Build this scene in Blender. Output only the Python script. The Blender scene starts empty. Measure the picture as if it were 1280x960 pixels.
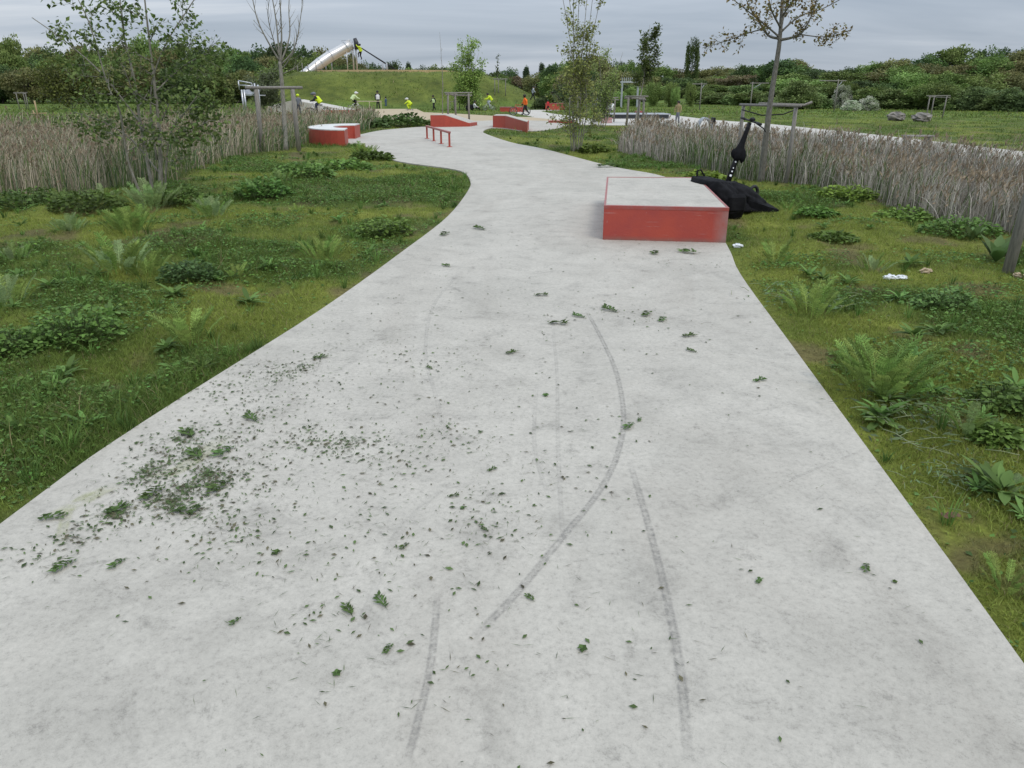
import bpy, math, random
import numpy as np
from mathutils import Vector, Matrix, Quaternion

random.seed(7); RNG = np.random.default_rng(11)
scene = bpy.context.scene
COL = scene.collection

# ------------------------------------------------------------------ camera
F = 949.0; PITCH = math.radians(21.0); H = 1.6          # focal length in photo pixels, tilt, eye height
cam_d = bpy.data.cameras.new('camera'); cam = bpy.data.objects.new('camera', cam_d); COL.objects.link(cam)
cam.location = (0, 0, H); cam.rotation_euler = (math.pi / 2 - PITCH, 0, 0)
cam_d.sensor_width = 36.0; cam_d.lens = 36.0 * F / 1280.0
cam_d.clip_start = 0.05; cam_d.clip_end = 5000
scene.camera = cam

# ------------------------------------------------------------------ sky, sun, exposure
SUN_EL, SUN_AZ = math.radians(52), math.radians(150)     # azimuth clockwise from +Y
world = bpy.data.worlds.new('World'); scene.world = world; world.use_nodes = True
def build_world():
    nt = world.node_tree; N = nt.nodes; L = nt.links; N.clear()
    out = N.new('ShaderNodeOutputWorld')
    sky = N.new('ShaderNodeTexSky'); sky.sky_type = 'NISHITA'; sky.sun_disc = False
    sky.sun_elevation = SUN_EL; sky.sun_rotation = SUN_AZ
    b1 = N.new('ShaderNodeBackground'); b1.inputs[1].default_value = 0.09; L.new(sky.outputs[0], b1.inputs[0])
    tc = N.new('ShaderNodeTexCoord'); sp = N.new('ShaderNodeSeparateXYZ'); L.new(tc.outputs['Generated'], sp.inputs[0])
    def m(op, a, b=None):
        n = N.new('ShaderNodeMath'); n.operation = op
        for i, q in enumerate((a, b)):
            if q is None: continue
            if isinstance(q, (int, float)): n.inputs[i].default_value = q
            else: L.new(q, n.inputs[i])
        return n.outputs[0]
    z = m('MAXIMUM', sp.outputs['Z'], 0.0)
    zz = m('ADD', z, 0.11)
    cx = m('DIVIDE', sp.outputs['X'], zz); cy = m('DIVIDE', sp.outputs['Y'], zz)
    cb = N.new('ShaderNodeCombineXYZ'); L.new(cx, cb.inputs[0]); L.new(cy, cb.inputs[1])
    def noise(scale, det, rough, dist, loc):
        mp = N.new('ShaderNodeMapping'); L.new(cb.outputs[0], mp.inputs[0])
        mp.inputs['Location'].default_value = loc; mp.inputs['Rotation'].default_value = (0, 0, 0.35)
        mp.inputs['Scale'].default_value = (0.45, 1.0, 1.0)
        n = N.new('ShaderNodeTexNoise'); L.new(mp.outputs[0], n.inputs['Vector'])
        n.inputs['Scale'].default_value = scale; n.inputs['Detail'].default_value = det
        n.inputs['Roughness'].default_value = rough; n.inputs['Distortion'].default_value = dist
        return n.outputs['Fac']
    n1 = noise(0.30, 5, 0.5, 0.6, (3.1, 1.7, 0)); n2 = noise(0.85, 7, 0.55, 0.8, (7.1, 4.7, 0))
    s = m('ADD', m('MULTIPLY', n1, 0.62), m('MULTIPLY', n2, 0.38))
    rp = N.new('ShaderNodeValToRGB'); L.new(s, rp.inputs[0])
    e = rp.color_ramp.elements
    e[0].position = 0.38; e[0].color = (0.31, 0.365, 0.44, 1)
    e[1].position = 0.62; e[1].color = (0.66, 0.69, 0.73, 1)
    k = e.new(0.50); k.color = (0.43, 0.482, 0.555, 1)
    cie = m('ADD', m('MULTIPLY', z, 2.4), 1.0)            # overcast sky grows brighter towards the zenith
    b2 = N.new('ShaderNodeBackground'); L.new(rp.outputs[0], b2.inputs[0]); L.new(cie, b2.inputs[1])
    mx = N.new('ShaderNodeMixShader'); mx.inputs[0].default_value = 0.93
    L.new(b1.outputs[0], mx.inputs[1]); L.new(b2.outputs[0], mx.inputs[2]); L.new(mx.outputs[0], out.inputs[0])
build_world()
sd = bpy.data.lights.new('sun', 'SUN'); sd.energy = 1.4; sd.angle = math.radians(18); sd.color = (1.0, 0.93, 0.83)
so = bpy.data.objects.new('sun', sd); COL.objects.link(so)
sdir = Vector((math.sin(SUN_AZ) * math.cos(SUN_EL), math.cos(SUN_AZ) * math.cos(SUN_EL), math.sin(SUN_EL)))
so.rotation_euler = sdir.to_track_quat('Z', 'Y').to_euler(); so.location = (0, -5, 30)
vs = scene.view_settings
scene.display_settings.display_device = 'sRGB'
vs.view_transform = 'Standard'; vs.look = 'None'; vs.gamma = 1.0; vs.use_curve_mapping = False; vs.exposure = 0.0
scene.render.engine = 'CYCLES'
scene.render.resolution_x = 1024; scene.render.resolution_y = 768

# ------------------------------------------------------------------ pixel -> place
CP, SP = math.cos(PITCH), math.sin(PITCH)
def ray(px, py):
    x = (px - 640) / F; y = (480 - py) / F
    return (x, CP + y * SP, -SP + y * CP)
def gr(px, py, z=0.0):                                   # where the pixel's ray meets height z
    d = ray(px, py); t = (z - H) / d[2]
    return (d[0] * t, d[1] * t)
def aty(px, py, Y):                                      # where it meets the upright plane y = Y
    d = ray(px, py); t = Y / d[1]
    return Vector((d[0] * t, Y, H + d[2] * t))

# ------------------------------------------------------------------ noise
def _hash(ix, iy, s):
    n = (ix * 374761393 + iy * 668265263 + s * 974711) & 0x7fffffff
    n = ((n ^ (n >> 13)) * 1274126177) & 0x7fffffff
    return ((n ^ (n >> 16)) & 0xffff) / 65535.0
def vnoise(x, y, s=0):
    x = np.asarray(x, float); y = np.asarray(y, float)
    ix = np.floor(x).astype(np.int64); iy = np.floor(y).astype(np.int64)
    fx = x - ix; fy = y - iy; fx = fx * fx * (3 - 2 * fx); fy = fy * fy * (3 - 2 * fy)
    a = _hash(ix, iy, s); b = _hash(ix + 1, iy, s); c = _hash(ix, iy + 1, s); d = _hash(ix + 1, iy + 1, s)
    return (a * (1 - fx) + b * fx) * (1 - fy) + (c * (1 - fx) + d * fx) * fy
def fbm(x, y, s=0, o=4):
    t = 0; a = 0.5; n = 0
    for i in range(o):
        t = t + a * vnoise(x * 2 ** i, y * 2 ** i, s + 17 * i); n += a; a *= 0.5
    return t / n
def sstep(t):
    t = np.clip(t, 0, 1); return t * t * (3 - 2 * t)

# ------------------------------------------------------------------ plans (ground outlines)
def smooth_poly(pts, n=6):
    P = [Vector((p[0], p[1])) for p in pts]; out = []
    for i in range(len(P) - 1):
        p0 = P[max(i - 1, 0)]; p1 = P[i]; p2 = P[i + 1]; p3 = P[min(i + 2, len(P) - 1)]
        for k in range(n):
            t = k / n
            q = 0.5 * ((2 * p1) + (p2 - p0) * t + (2 * p0 - 5 * p1 + 4 * p2 - p3) * t * t + (3 * p1 - p0 - 3 * p2 + p3) * t ** 3)
            out.append((q.x, q.y))
    out.append((P[-1].x, P[-1].y)); return out
PX = lambda l: [gr(*p) for p in l]
left_edge = [(-2.35, -4.0), (-2.2, 0.0)] + PX([(0, 662), (180, 532), (400, 391), (500, 319), (560, 272), (585, 240), (588, 228), (580, 217), (560, 211.5), (500, 203), (470, 193), (452, 182)]) + [(-6.0, 26.3), (-6.9, 28.4), (-6.2, 31.6)] + PX([(480, 163), (539, 158)])
right_edge = [(1.0, -4.0), (1.25, 0.0)] + PX([(1280, 840), (1000, 450), (925, 345), (908, 308), (872, 250), (830, 222), (760, 208), (680, 187), (640, 179), (610, 169), (604, 165), (612, 161)]) + [(-0.45, 38.0), (0.62, 35.2)] + PX([(690, 162), (712, 157)])
PATH = smooth_poly(left_edge, 5) + PX([(560, 153), (640, 150), (690, 152)]) + smooth_poly(right_edge, 5)[::-1]
TAN = PX([(372, 149), (410, 143), (441, 136.2), (520, 136), (530, 140.5), (575, 142.5), (640, 146.5), (665, 147), (700, 150.5), (690, 152.6), (640, 150.6), (560, 153.6), (535, 153.5), (470, 148.5), (420, 150)])
STRIP = PX([(642, 146.3), (668, 146.6), (650, 143), (640, 139.7), (662, 137.6), (700, 137.2), (700, 138.4), (675, 139), (690, 142), (735, 148), (760, 149), (830, 143), (890, 150), (960, 155), (1080, 167), (1280, 190), (1500, 224), (1500, 248), (1280, 212), (1080, 183), (960, 172), (890, 165), (830, 157), (790, 157), (725, 156.5), (716, 153), (700, 150.7)])
RBED = PX([(770, 190), (800, 197), (860, 209), (920, 221), (990, 230), (1040, 238), (1100, 255), (1180, 277), (1280, 300), (1450, 345), (1620, 330), (1500, 262), (1280, 224), (1080, 194), (960, 180), (890, 173), (800, 168)])
LBED = PX([(-420, 290), (-200, 262), (0, 242), (100, 244), (150, 240), (210, 230), (262, 208), (300, 196), (330, 192), (380, 183), (402, 173), (440, 166), (470, 160), (476, 154), (440, 151), (380, 150), (300, 152), (150, 160), (0, 165), (-200, 175), (-500, 220)])

def inside(poly, x, y):
    x = np.asarray(x, float); y = np.asarray(y, float); r = np.zeros(x.shape, bool)
    n = len(poly)
    for i in range(n):
        x1, y1 = poly[i]; x2, y2 = poly[(i + 1) % n]
        c = (y1 > y) != (y2 > y)
        if y1 != y2: r ^= c & (x < (x2 - x1) * (y - y1) / (y2 - y1) + x1)
    return r
def edist(poly, x, y):
    x = np.asarray(x, float); y = np.asarray(y, float); d = np.full(x.shape, 1e9); n = len(poly)
    for i in range(n):
        x1, y1 = poly[i]; x2, y2 = poly[(i + 1) % n]; ex, ey = x2 - x1, y2 - y1
        l = ex * ex + ey * ey + 1e-12
        t = np.clip(((x - x1) * ex + (y - y1) * ey) / l, 0, 1)
        d = np.minimum(d, np.hypot(x - x1 - t * ex, y - y1 - t * ey))
    return d
def paved(x, y): return inside(PATH, x, y) | inside(TAN, x, y) | inside(STRIP, x, y)

def terrain(x, y, micro=True):
    x = np.asarray(x, float); y = np.asarray(y, float)
    dx = np.where(x < -25, (-25 - x) / 8.0, np.where(x > -5.5, (x + 5.5) / 13.0, 0.0))
    dy = np.maximum(np.abs(y - 110) - 13, 0) / 13.0
    z = 3.9 * sstep(1 - np.hypot(dx, dy))
    z = z + 2.2 * sstep((y - 85) / 60) * sstep((x - 18) / 30)
    for bed, dep in ((RBED, 0.95), (LBED, 0.45)):
        ins = inside(bed, x, y)
        if ins.any(): z = z - np.where(ins, dep * sstep(edist(bed, x, y) / 2.2), 0)
    if micro:
        near = (np.hypot(x, y) < 60)
        m = np.minimum(edist(PATH, x, y), edist(STRIP, x, y))
        m = np.minimum(m, edist(TAN, x, y))
        w = sstep((m - 0.03) / 0.6) * ~paved(x, y)
        z = z + w * ((fbm(x * 0.9, y * 0.9, 3) - 0.5) * 0.20 + (fbm(x * 4, y * 4, 5) - 0.5) * 0.085)
    return z
def tz(x, y): return float(terrain(np.array([x]), np.array([y]))[0])

# ------------------------------------------------------------------ materials
MATS = {}
def mat(name, color=(0.5, 0.5, 0.5), rough=0.6, metal=0.0, spec=0.5, var=0.0, vscale=8.0, bump=0.0, bscale=40.0, color2=None, coords='Object', streak=None):
    if name in MATS: return MATS[name]
    m = bpy.data.materials.new(name); m.use_nodes = True; nt = m.node_tree; b = nt.nodes['Principled BSDF']
    b.inputs['Roughness'].default_value = rough; b.inputs['Metallic'].default_value = metal
    b.inputs['Specular IOR Level'].default_value = spec
    b.inputs['Base Color'].default_value = (*color, 1)
    tc = nt.nodes.new('ShaderNodeTexCoord'); vec = tc.outputs[coords]
    if streak:
        mp = nt.nodes.new('ShaderNodeMapping'); mp.inputs['Scale'].default_value = streak; nt.links.new(vec, mp.inputs[0]); vec = mp.outputs[0]
    if var > 0 or color2:
        n = nt.nodes.new('ShaderNodeTexNoise'); n.inputs['Scale'].default_value = vscale; n.inputs['Detail'].default_value = 6; n.inputs['Roughness'].default_value = 0.65
        nt.links.new(vec, n.inputs['Vector'])
        r = nt.nodes.new('ShaderNodeValToRGB'); nt.links.new(n.outputs['Fac'], r.inputs[0])
        c2 = color2 or tuple(c * (1 - var) for c in color)
        r.color_ramp.elements[0].position = 0.36; r.color_ramp.elements[1].position = 0.64
        r.color_ramp.elements[0].color = (*c2, 1); r.color_ramp.elements[1].color = (*color, 1)
        nt.links.new(r.outputs[0], b.inputs['Base Color'])
    if bump > 0:
        n2 = nt.nodes.new('ShaderNodeTexNoise'); n2.inputs['Scale'].default_value = bscale; n2.inputs['Detail'].default_value = 5
        nt.links.new(vec, n2.inputs['Vector'])
        bp = nt.nodes.new('ShaderNodeBump'); bp.inputs['Strength'].default_value = bump; bp.inputs['Distance'].default_value = 0.02
        nt.links.new(n2.outputs['Fac'], bp.inputs['Height']); nt.links.new(bp.outputs[0], b.inputs['Normal'])
    MATS[name] = m; return m
def leafmat(name, rough=0.6, trans=0.3, spec=0.15, rand=True):     # colour is carried leaf by leaf in the attribute «tint»
    if name in MATS: return MATS[name]
    m = bpy.data.materials.new(name); m.use_nodes = True; nt = m.node_tree; N = nt.nodes; b = N['Principled BSDF']
    b.inputs['Roughness'].default_value = rough; b.inputs['Specular IOR Level'].default_value = spec
    at = N.new('ShaderNodeAttribute'); at.attribute_name = 'tint'
    oi = N.new('ShaderNodeObjectInfo'); hs = N.new('ShaderNodeHueSaturation')
    mr = N.new('ShaderNodeMapRange'); mr.inputs['To Min'].default_value = 0.78 if rand else 1; mr.inputs['To Max'].default_value = 1.3 if rand else 1
    mh = N.new('ShaderNodeMapRange'); mh.inputs['To Min'].default_value = 0.485 if rand else .5; mh.inputs['To Max'].default_value = 0.515 if rand else .5
    nt.links.new(oi.outputs['Random'], mr.inputs[0]); nt.links.new(oi.outputs['Random'], mh.inputs[0])
    nt.links.new(mr.outputs[0], hs.inputs['Value']); nt.links.new(mh.outputs[0], hs.inputs['Hue']); nt.links.new(at.outputs['Color'], hs.inputs['Color'])
    nt.links.new(hs.outputs[0], b.inputs['Base Color'])
    t = N.new('ShaderNodeBsdfTranslucent'); nt.links.new(hs.outputs[0], t.inputs[0])
    mx = N.new('ShaderNodeMixShader'); mx.inputs[0].default_value = trans
    nt.links.new(b.outputs[0], mx.inputs[1]); nt.links.new(t.outputs[0], mx.inputs[2]); nt.links.new(mx.outputs[0], N['Material Output'].inputs[0])
    MATS[name] = m; return m

def concrete_mat():
    m = bpy.data.materials.new('pale_concrete'); m.use_nodes = True; nt = m.node_tree; N = nt.nodes; L = nt.links; b = N['Principled BSDF']
    tc = N.new('ShaderNodeTexCoord'); v = tc.outputs['Object']
    def noise(s, d=5, r=0.6, dist=0.0, scale=None, rot=0):
        vec = v
        if scale:
            mp = N.new('ShaderNodeMapping'); mp.inputs['Scale'].default_value = scale; mp.inputs['Rotation'].default_value = (0, 0, rot); L.new(v, mp.inputs[0]); vec = mp.outputs[0]
        n = N.new('ShaderNodeTexNoise'); n.inputs['Scale'].default_value = s; n.inputs['Detail'].default_value = d; n.inputs['Roughness'].default_value = r; n.inputs['Distortion'].default_value = dist
        L.new(vec, n.inputs['Vector']); return n.outputs['Fac']
    def ramp(f, stops):
        r = N.new('ShaderNodeValToRGB'); L.new(f, r.inputs[0]); e = r.color_ramp.elements
        e[0].position, e[0].color = stops[0][0], (*stops[0][1], 1); e[1].position, e[1].color = stops[-1][0], (*stops[-1][1], 1)
        for p, c in stops[1:-1]: q = e.new(p); q.color = (*c, 1)
        return r.outputs[0]
    def mul(a, c, f=1.0):
        x = N.new('ShaderNodeMix'); x.data_type = 'RGBA'; x.blend_type = 'MULTIPLY'; x.inputs[0].default_value = f
        L.new(a, x.inputs[6]); L.new(c, x.inputs[7]); return x.outputs[2]
    g = lambda t: (t, t, t * 0.985)
    base = ramp(noise(0.9, 7, 0.62, 0.4), [(0.32, (0.39, 0.367, 0.350)), (0.48, (0.435, 0.409, 0.391)), (0.72, (0.475, 0.446, 0.427))])
    base = mul(base, ramp(noise(3.5, 9, 0.75, 0.6), [(0.34, g(0.80)), (0.46, g(0.96)), (0.66, g(1.06))]))
    base = mul(base, ramp(noise(0.55, 6, 0.7, 1.5, (1, 0.3, 1), 0.3), [(0.34, (0.91, 0.90, 0.88)), (0.50, g(1.0)), (1, g(1.0))]))       # long dirt smears along the path
    base = mul(base, ramp(noise(38, 9, 0.9), [(0.33, g(0.55)), (0.46, g(0.93)), (0.68, g(1.14))]))                                       # sandy grain
    base = mul(base, ramp(noise(210, 5, 0.85), [(0.30, g(0.6)), (0.42, g(1.0)), (1, g(1.03))]))
    base = mul(base, ramp(noise(14, 9, 0.85, 3.0, (1, 7, 1), 1.2), [(0.30, g(0.86)), (0.40, g(1.0)), (1, g(1.0))]))                       # fine cross scratches
    base = mul(base, ramp(noise(7, 8, 0.85, 0.3), [(0.33, g(0.66)), (0.44, g(1.0)), (1, g(1.0))]))
    L.new(base, b.inputs['Base Color'])
    b.inputs['Roughness'].default_value = 0.75; b.inputs['Specular IOR Level'].default_value = 0.3
    bp = N.new('ShaderNodeBump'); bp.inputs['Strength'].default_value = 0.25; bp.inputs['Distance'].default_value = 0.004
    L.new(noise(90, 6, 0.75), bp.inputs['Height']); L.new(bp.outputs[0], b.inputs['Normal'])
    return m
CONC = concrete_mat(); MATS['pale_concrete'] = CONC

def ground_mat():
    m = bpy.data.materials.new('turf_ground'); m.use_nodes = True; nt = m.node_tree; N = nt.nodes; L = nt.links; b = N['Principled BSDF']
    at = N.new('ShaderNodeAttribute'); at.attribute_name = 'tint'
    tc = N.new('ShaderNodeTexCoord')
    n = N.new('ShaderNodeTexNoise'); n.inputs['Scale'].default_value = 22; n.inputs['Detail'].default_value = 8; n.inputs['Roughness'].default_value = 0.8; L.new(tc.outputs['Object'], n.inputs['Vector'])
    r = N.new('ShaderNodeValToRGB'); L.new(n.outputs['Fac'], r.inputs[0]); e = r.color_ramp.elements
    e[0].position = 0.3; e[0].color = (0.45, 0.42, 0.4, 1); e[1].position = 0.72; e[1].color = (1.3, 1.3, 1.2, 1)
    x = N.new('ShaderNodeMix'); x.data_type = 'RGBA'; x.blend_type = 'MULTIPLY'; x.inputs[0].default_value = 1
    L.new(at.outputs['Color'], x.inputs[6]); L.new(r.outputs[0], x.inputs[7]); n3 = N.new('ShaderNodeTexNoise'); n3.inputs['Scale'].default_value = 0.9; n3.inputs['Detail'].default_value = 7; n3.inputs['Roughness'].default_value = 0.7; L.new(tc.outputs['Object'], n3.inputs['Vector'])
    r3 = N.new('ShaderNodeValToRGB'); L.new(n3.outputs['Fac'], r3.inputs[0]); r3.color_ramp.elements[0].position = .34; r3.color_ramp.elements[0].color = (.62, .66, .6, 1); r3.color_ramp.elements[1].position = .66; r3.color_ramp.elements[1].color = (1.3, 1.2, 1.1, 1)
    x3 = N.new('ShaderNodeMix'); x3.data_type = 'RGBA'; x3.blend_type = 'MULTIPLY'; x3.inputs[0].default_value = 1; L.new(x.outputs[2], x3.inputs[6]); L.new(r3.outputs[0], x3.inputs[7]); L.new(x3.outputs[2], b.inputs['Base Color'])
    b.inputs['Roughness'].default_value = 0.9; b.inputs['Specular IOR Level'].default_value = 0.15
    bp = N.new('ShaderNodeBump'); bp.inputs['Strength'].default_value = 0.6; bp.inputs['Distance'].default_value = 0.03
    L.new(n.outputs['Fac'], bp.inputs['Height']); L.new(bp.outputs[0], b.inputs['Normal'])
    return m

RED = mat('red_paint', (0.39, 0.058, 0.034), 0.5, var=0.16, vscale=6, bump=0.1, bscale=60)
WOOD = mat('weathered_timber', (0.27, 0.25, 0.22), 0.85, color2=(0.15, 0.14, 0.125), vscale=9, bump=0.5, bscale=30, streak=(6, 6, 0.7))
NEWWOOD = mat('fresh_timber', (0.42, 0.31, 0.17), 0.8, color2=(0.30, 0.22, 0.12), vscale=9, streak=(6, 6, 0.7))
STEEL = mat('galvanised_steel', (0.55, 0.56, 0.58), 0.38, 0.75, var=0.2, vscale=3)
GREYP = mat('grey_paint', (0.33, 0.35, 0.38), 0.5, var=0.1)
BARK = mat('grey_bark', (0.20, 0.19, 0.165), 0.9, color2=(0.09, 0.085, 0.07), vscale=14, bump=0.5, streak=(4, 4, 1))
PALEBARK = mat('pale_bark', (0.30, 0.285, 0.245), 0.9, color2=(0.15, 0.14, 0.11), vscale=12, bump=0.4, streak=(4, 4, 1))
DARKBARK = mat('dark_bark', (0.09, 0.08, 0.065), 0.9, var=0.4)
LEAF = leafmat('leaves'); CARPET = leafmat('carpet_leaves', rand=False); GRASSM = leafmat('grass_blades', 0.65, 0.25, 0.15, False); REEDM = leafmat('dry_reeds', 0.75, 0.15, 0.15, False); CROWN = leafmat('tree_foliage', 0.7, 0.2, 0.2)
BLACKF = mat('black_fabric', (0.006, 0.006, 0.007), 0.85, spec=.12, color2=(0.014, 0.014, 0.016), vscale=5, bump=0.6, bscale=9)
BLACKP = mat('black_plastic', (0.008, 0.008, 0.009), 0.5, spec=.25)
RUBBER = mat('black_rubber', (0.015, 0.015, 0.016), 0.75)
WHITEP = mat('white_plastic', (0.78, 0.80, 0.82), 0.45)

# ------------------------------------------------------------------ mesh helpers
def meta(o, label=None, cat=None, group=None, kind=None):
    if label: o['label'] = label
    if cat: o['category'] = cat
    if group: o['group'] = group
    if kind: o['kind'] = kind
    return o
def link(name, me, parent=None, loc=None):
    o = bpy.data.objects.new(name, me); COL.objects.link(o)
    if parent is not None: o.parent = parent
    if loc is not None: o.location = loc
    return o
def thing(name, loc, label, cat, group=None, rz=0.0):
    o = link(name, None, None, loc); o.rotation_euler = (0, 0, rz); o.empty_display_size = 0.1
    return meta(o, label, cat, group)
def npmesh(name, verts, faces, material, tint=None, smooth=False):
    me = bpy.data.meshes.new(name); verts = np.asarray(verts, np.float32); faces = np.asarray(faces, np.int32)
    k = faces.shape[1]
    me.vertices.add(len(verts)); me.vertices.foreach_set('co', verts.ravel())
    me.loops.add(faces.size); me.loops.foreach_set('vertex_index', faces.ravel())
    me.polygons.add(len(faces)); me.polygons.foreach_set('loop_start', np.arange(0, faces.size, k, dtype=np.int32))
    me.polygons.foreach_set('loop_total', np.full(len(faces), k, np.int32))
    if smooth: me.polygons.foreach_set('use_smooth', np.ones(len(faces), bool))
    me.update(calc_edges=True)
    if tint is not None:
        a = me.attributes.new('tint', 'FLOAT_COLOR', 'POINT'); t = np.ones((len(verts), 4), np.float32); t[:, :3] = np.clip(tint, 0.002, 1)
        a.data.foreach_set('color', t.ravel())
    me.materials.append(material); return me

class MB:
    def __init__(s): s.v = []; s.f = []; s.sm = []
    def add(s, vs_, fs, smooth=False):
        o = len(s.v); s.v += [tuple(v) for v in vs_]; s.f += [tuple(i + o for i in f) for f in fs]; s.sm += [smooth] * len(fs); return s
    def box(s, c, size, rz=0.0, M=None, bev=0.0):
        x, y, z = (q / 2 for q in size); b = min(bev, x * .9, y * .9, z * .9)
        Mx = M if M is not None else Matrix.Translation(c) @ Matrix.Rotation(rz, 4, 'Z')
        if b <= 0:
            vs_ = [Mx @ Vector((sx * x, sy * y, sz * z)) for sz in (-1, 1) for sx, sy in ((-1, -1), (1, -1), (1, 1), (-1, 1))]
            return s.add(vs_, [(3, 2, 1, 0), (4, 5, 6, 7), (0, 1, 5, 4), (1, 2, 6, 5), (2, 3, 7, 6), (3, 0, 4, 7)])
        ring = [(-x + b, -y), (x - b, -y), (x, -y + b), (x, y - b), (x - b, y), (-x + b, y), (-x, y - b), (-x, -y + b)]
        ins = [(px * (x - b) / x if abs(px) == x else px, py * (y - b) / y if abs(py) == y else py) for px, py in ring]
        vs_ = [Mx @ Vector((p[0], p[1], h)) for r, h in ((ins, -z), (ring, -z + b), (ring, z - b), (ins, z)) for p in r]
        fs = [tuple(range(7, -1, -1)), tuple(range(24, 32))]
        for k in range(3):
            for i in range(8): j = (i + 1) % 8; fs.append((k * 8 + i, k * 8 + j, k * 8 + 8 + j, k * 8 + 8 + i))
        return s.add(vs_, fs)
    def tube(s, pts, r, n=8, cap=True, smooth=True):
        pts = [Vector(p) for p in pts]; rr = r if hasattr(r, '__len__') else [r] * len(pts); vs_ = []; ref = None
        for i, p in enumerate(pts):
            d = (pts[min(i + 1, len(pts) - 1)] - pts[max(i - 1, 0)])
            d = d.normalized() if d.length > 1e-9 else Vector((0, 0, 1))
            if ref is None: ref = d.orthogonal().normalized()
            ref = (ref - d * ref.dot(d)); ref = ref.normalized() if ref.length > 1e-6 else d.orthogonal().normalized()
            q = d.cross(ref)
            vs_ += [p + (ref * math.cos(2 * math.pi * k / n) + q * math.sin(2 * math.pi * k / n)) * rr[i] for k in range(n)]
        fs = [(i * n + k, i * n + (k + 1) % n, (i + 1) * n + (k + 1) % n, (i + 1) * n + k) for i in range(len(pts) - 1) for k in range(n)]
        if cap: fs += [tuple(range(n - 1, -1, -1)), tuple(range((len(pts) - 1) * n, len(pts) * n))]
        return s.add(vs_, fs, smooth)
    def prism(s, poly, z0, z1):                          # outline in plan, z1 may be one height per corner
        n = len(poly); zt = z1 if hasattr(z1, '__len__') else [z1] * n; zb = z0 if hasattr(z0, '__len__') else [z0] * n
        vs_ = [(p[0], p[1], zb[i]) for i, p in enumerate(poly)] + [(p[0], p[1], zt[i]) for i, p in enumerate(poly)]
        fs = [tuple(range(n - 1, -1, -1)), tuple(range(n, 2 * n))] + [(i, (i + 1) % n, n + (i + 1) % n, n + i) for i in range(n)]
        return s.add(vs_, fs)
    def ball(s, c, r, nu=10, nv=7, noise=0.0, seed=0):
        r = r if hasattr(r, '__len__') else (r, r, r); rnd = random.Random(seed); vs_ = []
        for j in range(nv + 1):
            t = math.pi * j / nv
            for i in range(nu):
                a = 2 * math.pi * i / nu; k = 1 + noise * (rnd.random() - .5) * 2
                vs_.append((c[0] + r[0] * k * math.sin(t) * math.cos(a), c[1] + r[1] * k * math.sin(t) * math.sin(a), c[2] + r[2] * k * math.cos(t)))
        fs = [(j * nu + i, (j + 1) * nu + i, (j + 1) * nu + (i + 1) % nu, j * nu + (i + 1) % nu) for j in range(nv) for i in range(nu)]
        return s.add(vs_, fs, True)
    def torus(s, c, R, r, axis=(0, 1, 0), n=24, m=6):
        q = Vector((0, 0, 1)).rotation_difference(Vector(axis)); vs_ = []
        for i in range(n):
            a = 2 * math.pi * i / n
            for k in range(m):
                b = 2 * math.pi * k / m
                vs_.append(Vector(c) + q @ Vector(((R + r * math.cos(b)) * math.cos(a), (R + r * math.cos(b)) * math.sin(a), r * math.sin(b))))
        return s.add(vs_, [(i * m + k, ((i + 1) % n) * m + k, ((i + 1) % n) * m + (k + 1) % m, i * m + (k + 1) % m) for i in range(n) for k in range(m)], True)
    def mesh(s, name, material):
        me = bpy.data.meshes.new(name); me.from_pydata(s.v, [], s.f); me.polygons.foreach_set('use_smooth', s.sm); me.materials.append(material); me.update(); return me
    def build(s, name, material, parent=None, loc=None): return link(name, s.mesh(name, material), parent, loc)

def children_of(o): return [c for c in COL.objects if c.parent == o]
def dup(root, loc, rz=0.0, scale=None, label=None, kids=None):
    r = root.copy(); COL.objects.link(r); r.location = loc; r.rotation_euler = (0, 0, rz)
    if scale: r.scale = scale
    if label: r['label'] = label
    for ch in (kids if kids is not None else children_of(root)):
        c = ch.copy(); COL.objects.link(c); c.parent = r
    return r

def leaf_arrays(P, D, Nn, Ln, W, fold=0.15):
    """P base points, D directions, Nn approximate normals -> folded diamond leaves (4 verts, 2 tris each)"""
    D = D / (np.linalg.norm(D, axis=1, keepdims=True) + 1e-9)
    S = np.cross(D, Nn); S /= (np.linalg.norm(S, axis=1, keepdims=True) + 1e-9); U = np.cross(S, D)
    Ln = np.asarray(Ln).reshape(-1, 1); W = np.asarray(W).reshape(-1, 1)
    mid = P + D * Ln * 0.45
    V = np.stack([P, mid + S * W * .5 + U * W * fold, P + D * Ln, mid - S * W * .5 + U * W * fold], 1).reshape(-1, 3)
    n = len(P); i = np.arange(n)[:, None] * 4
    Fc = np.concatenate([i + np.array([[0, 1, 2]]), i + np.array([[0, 2, 3]])], 0)
    return V, Fc
def rnd_dirs(n, zb=0.0):
    d = RNG.normal(size=(n, 3)); d[:, 2] += zb; return d / np.linalg.norm(d, axis=1, keepdims=True)

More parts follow.
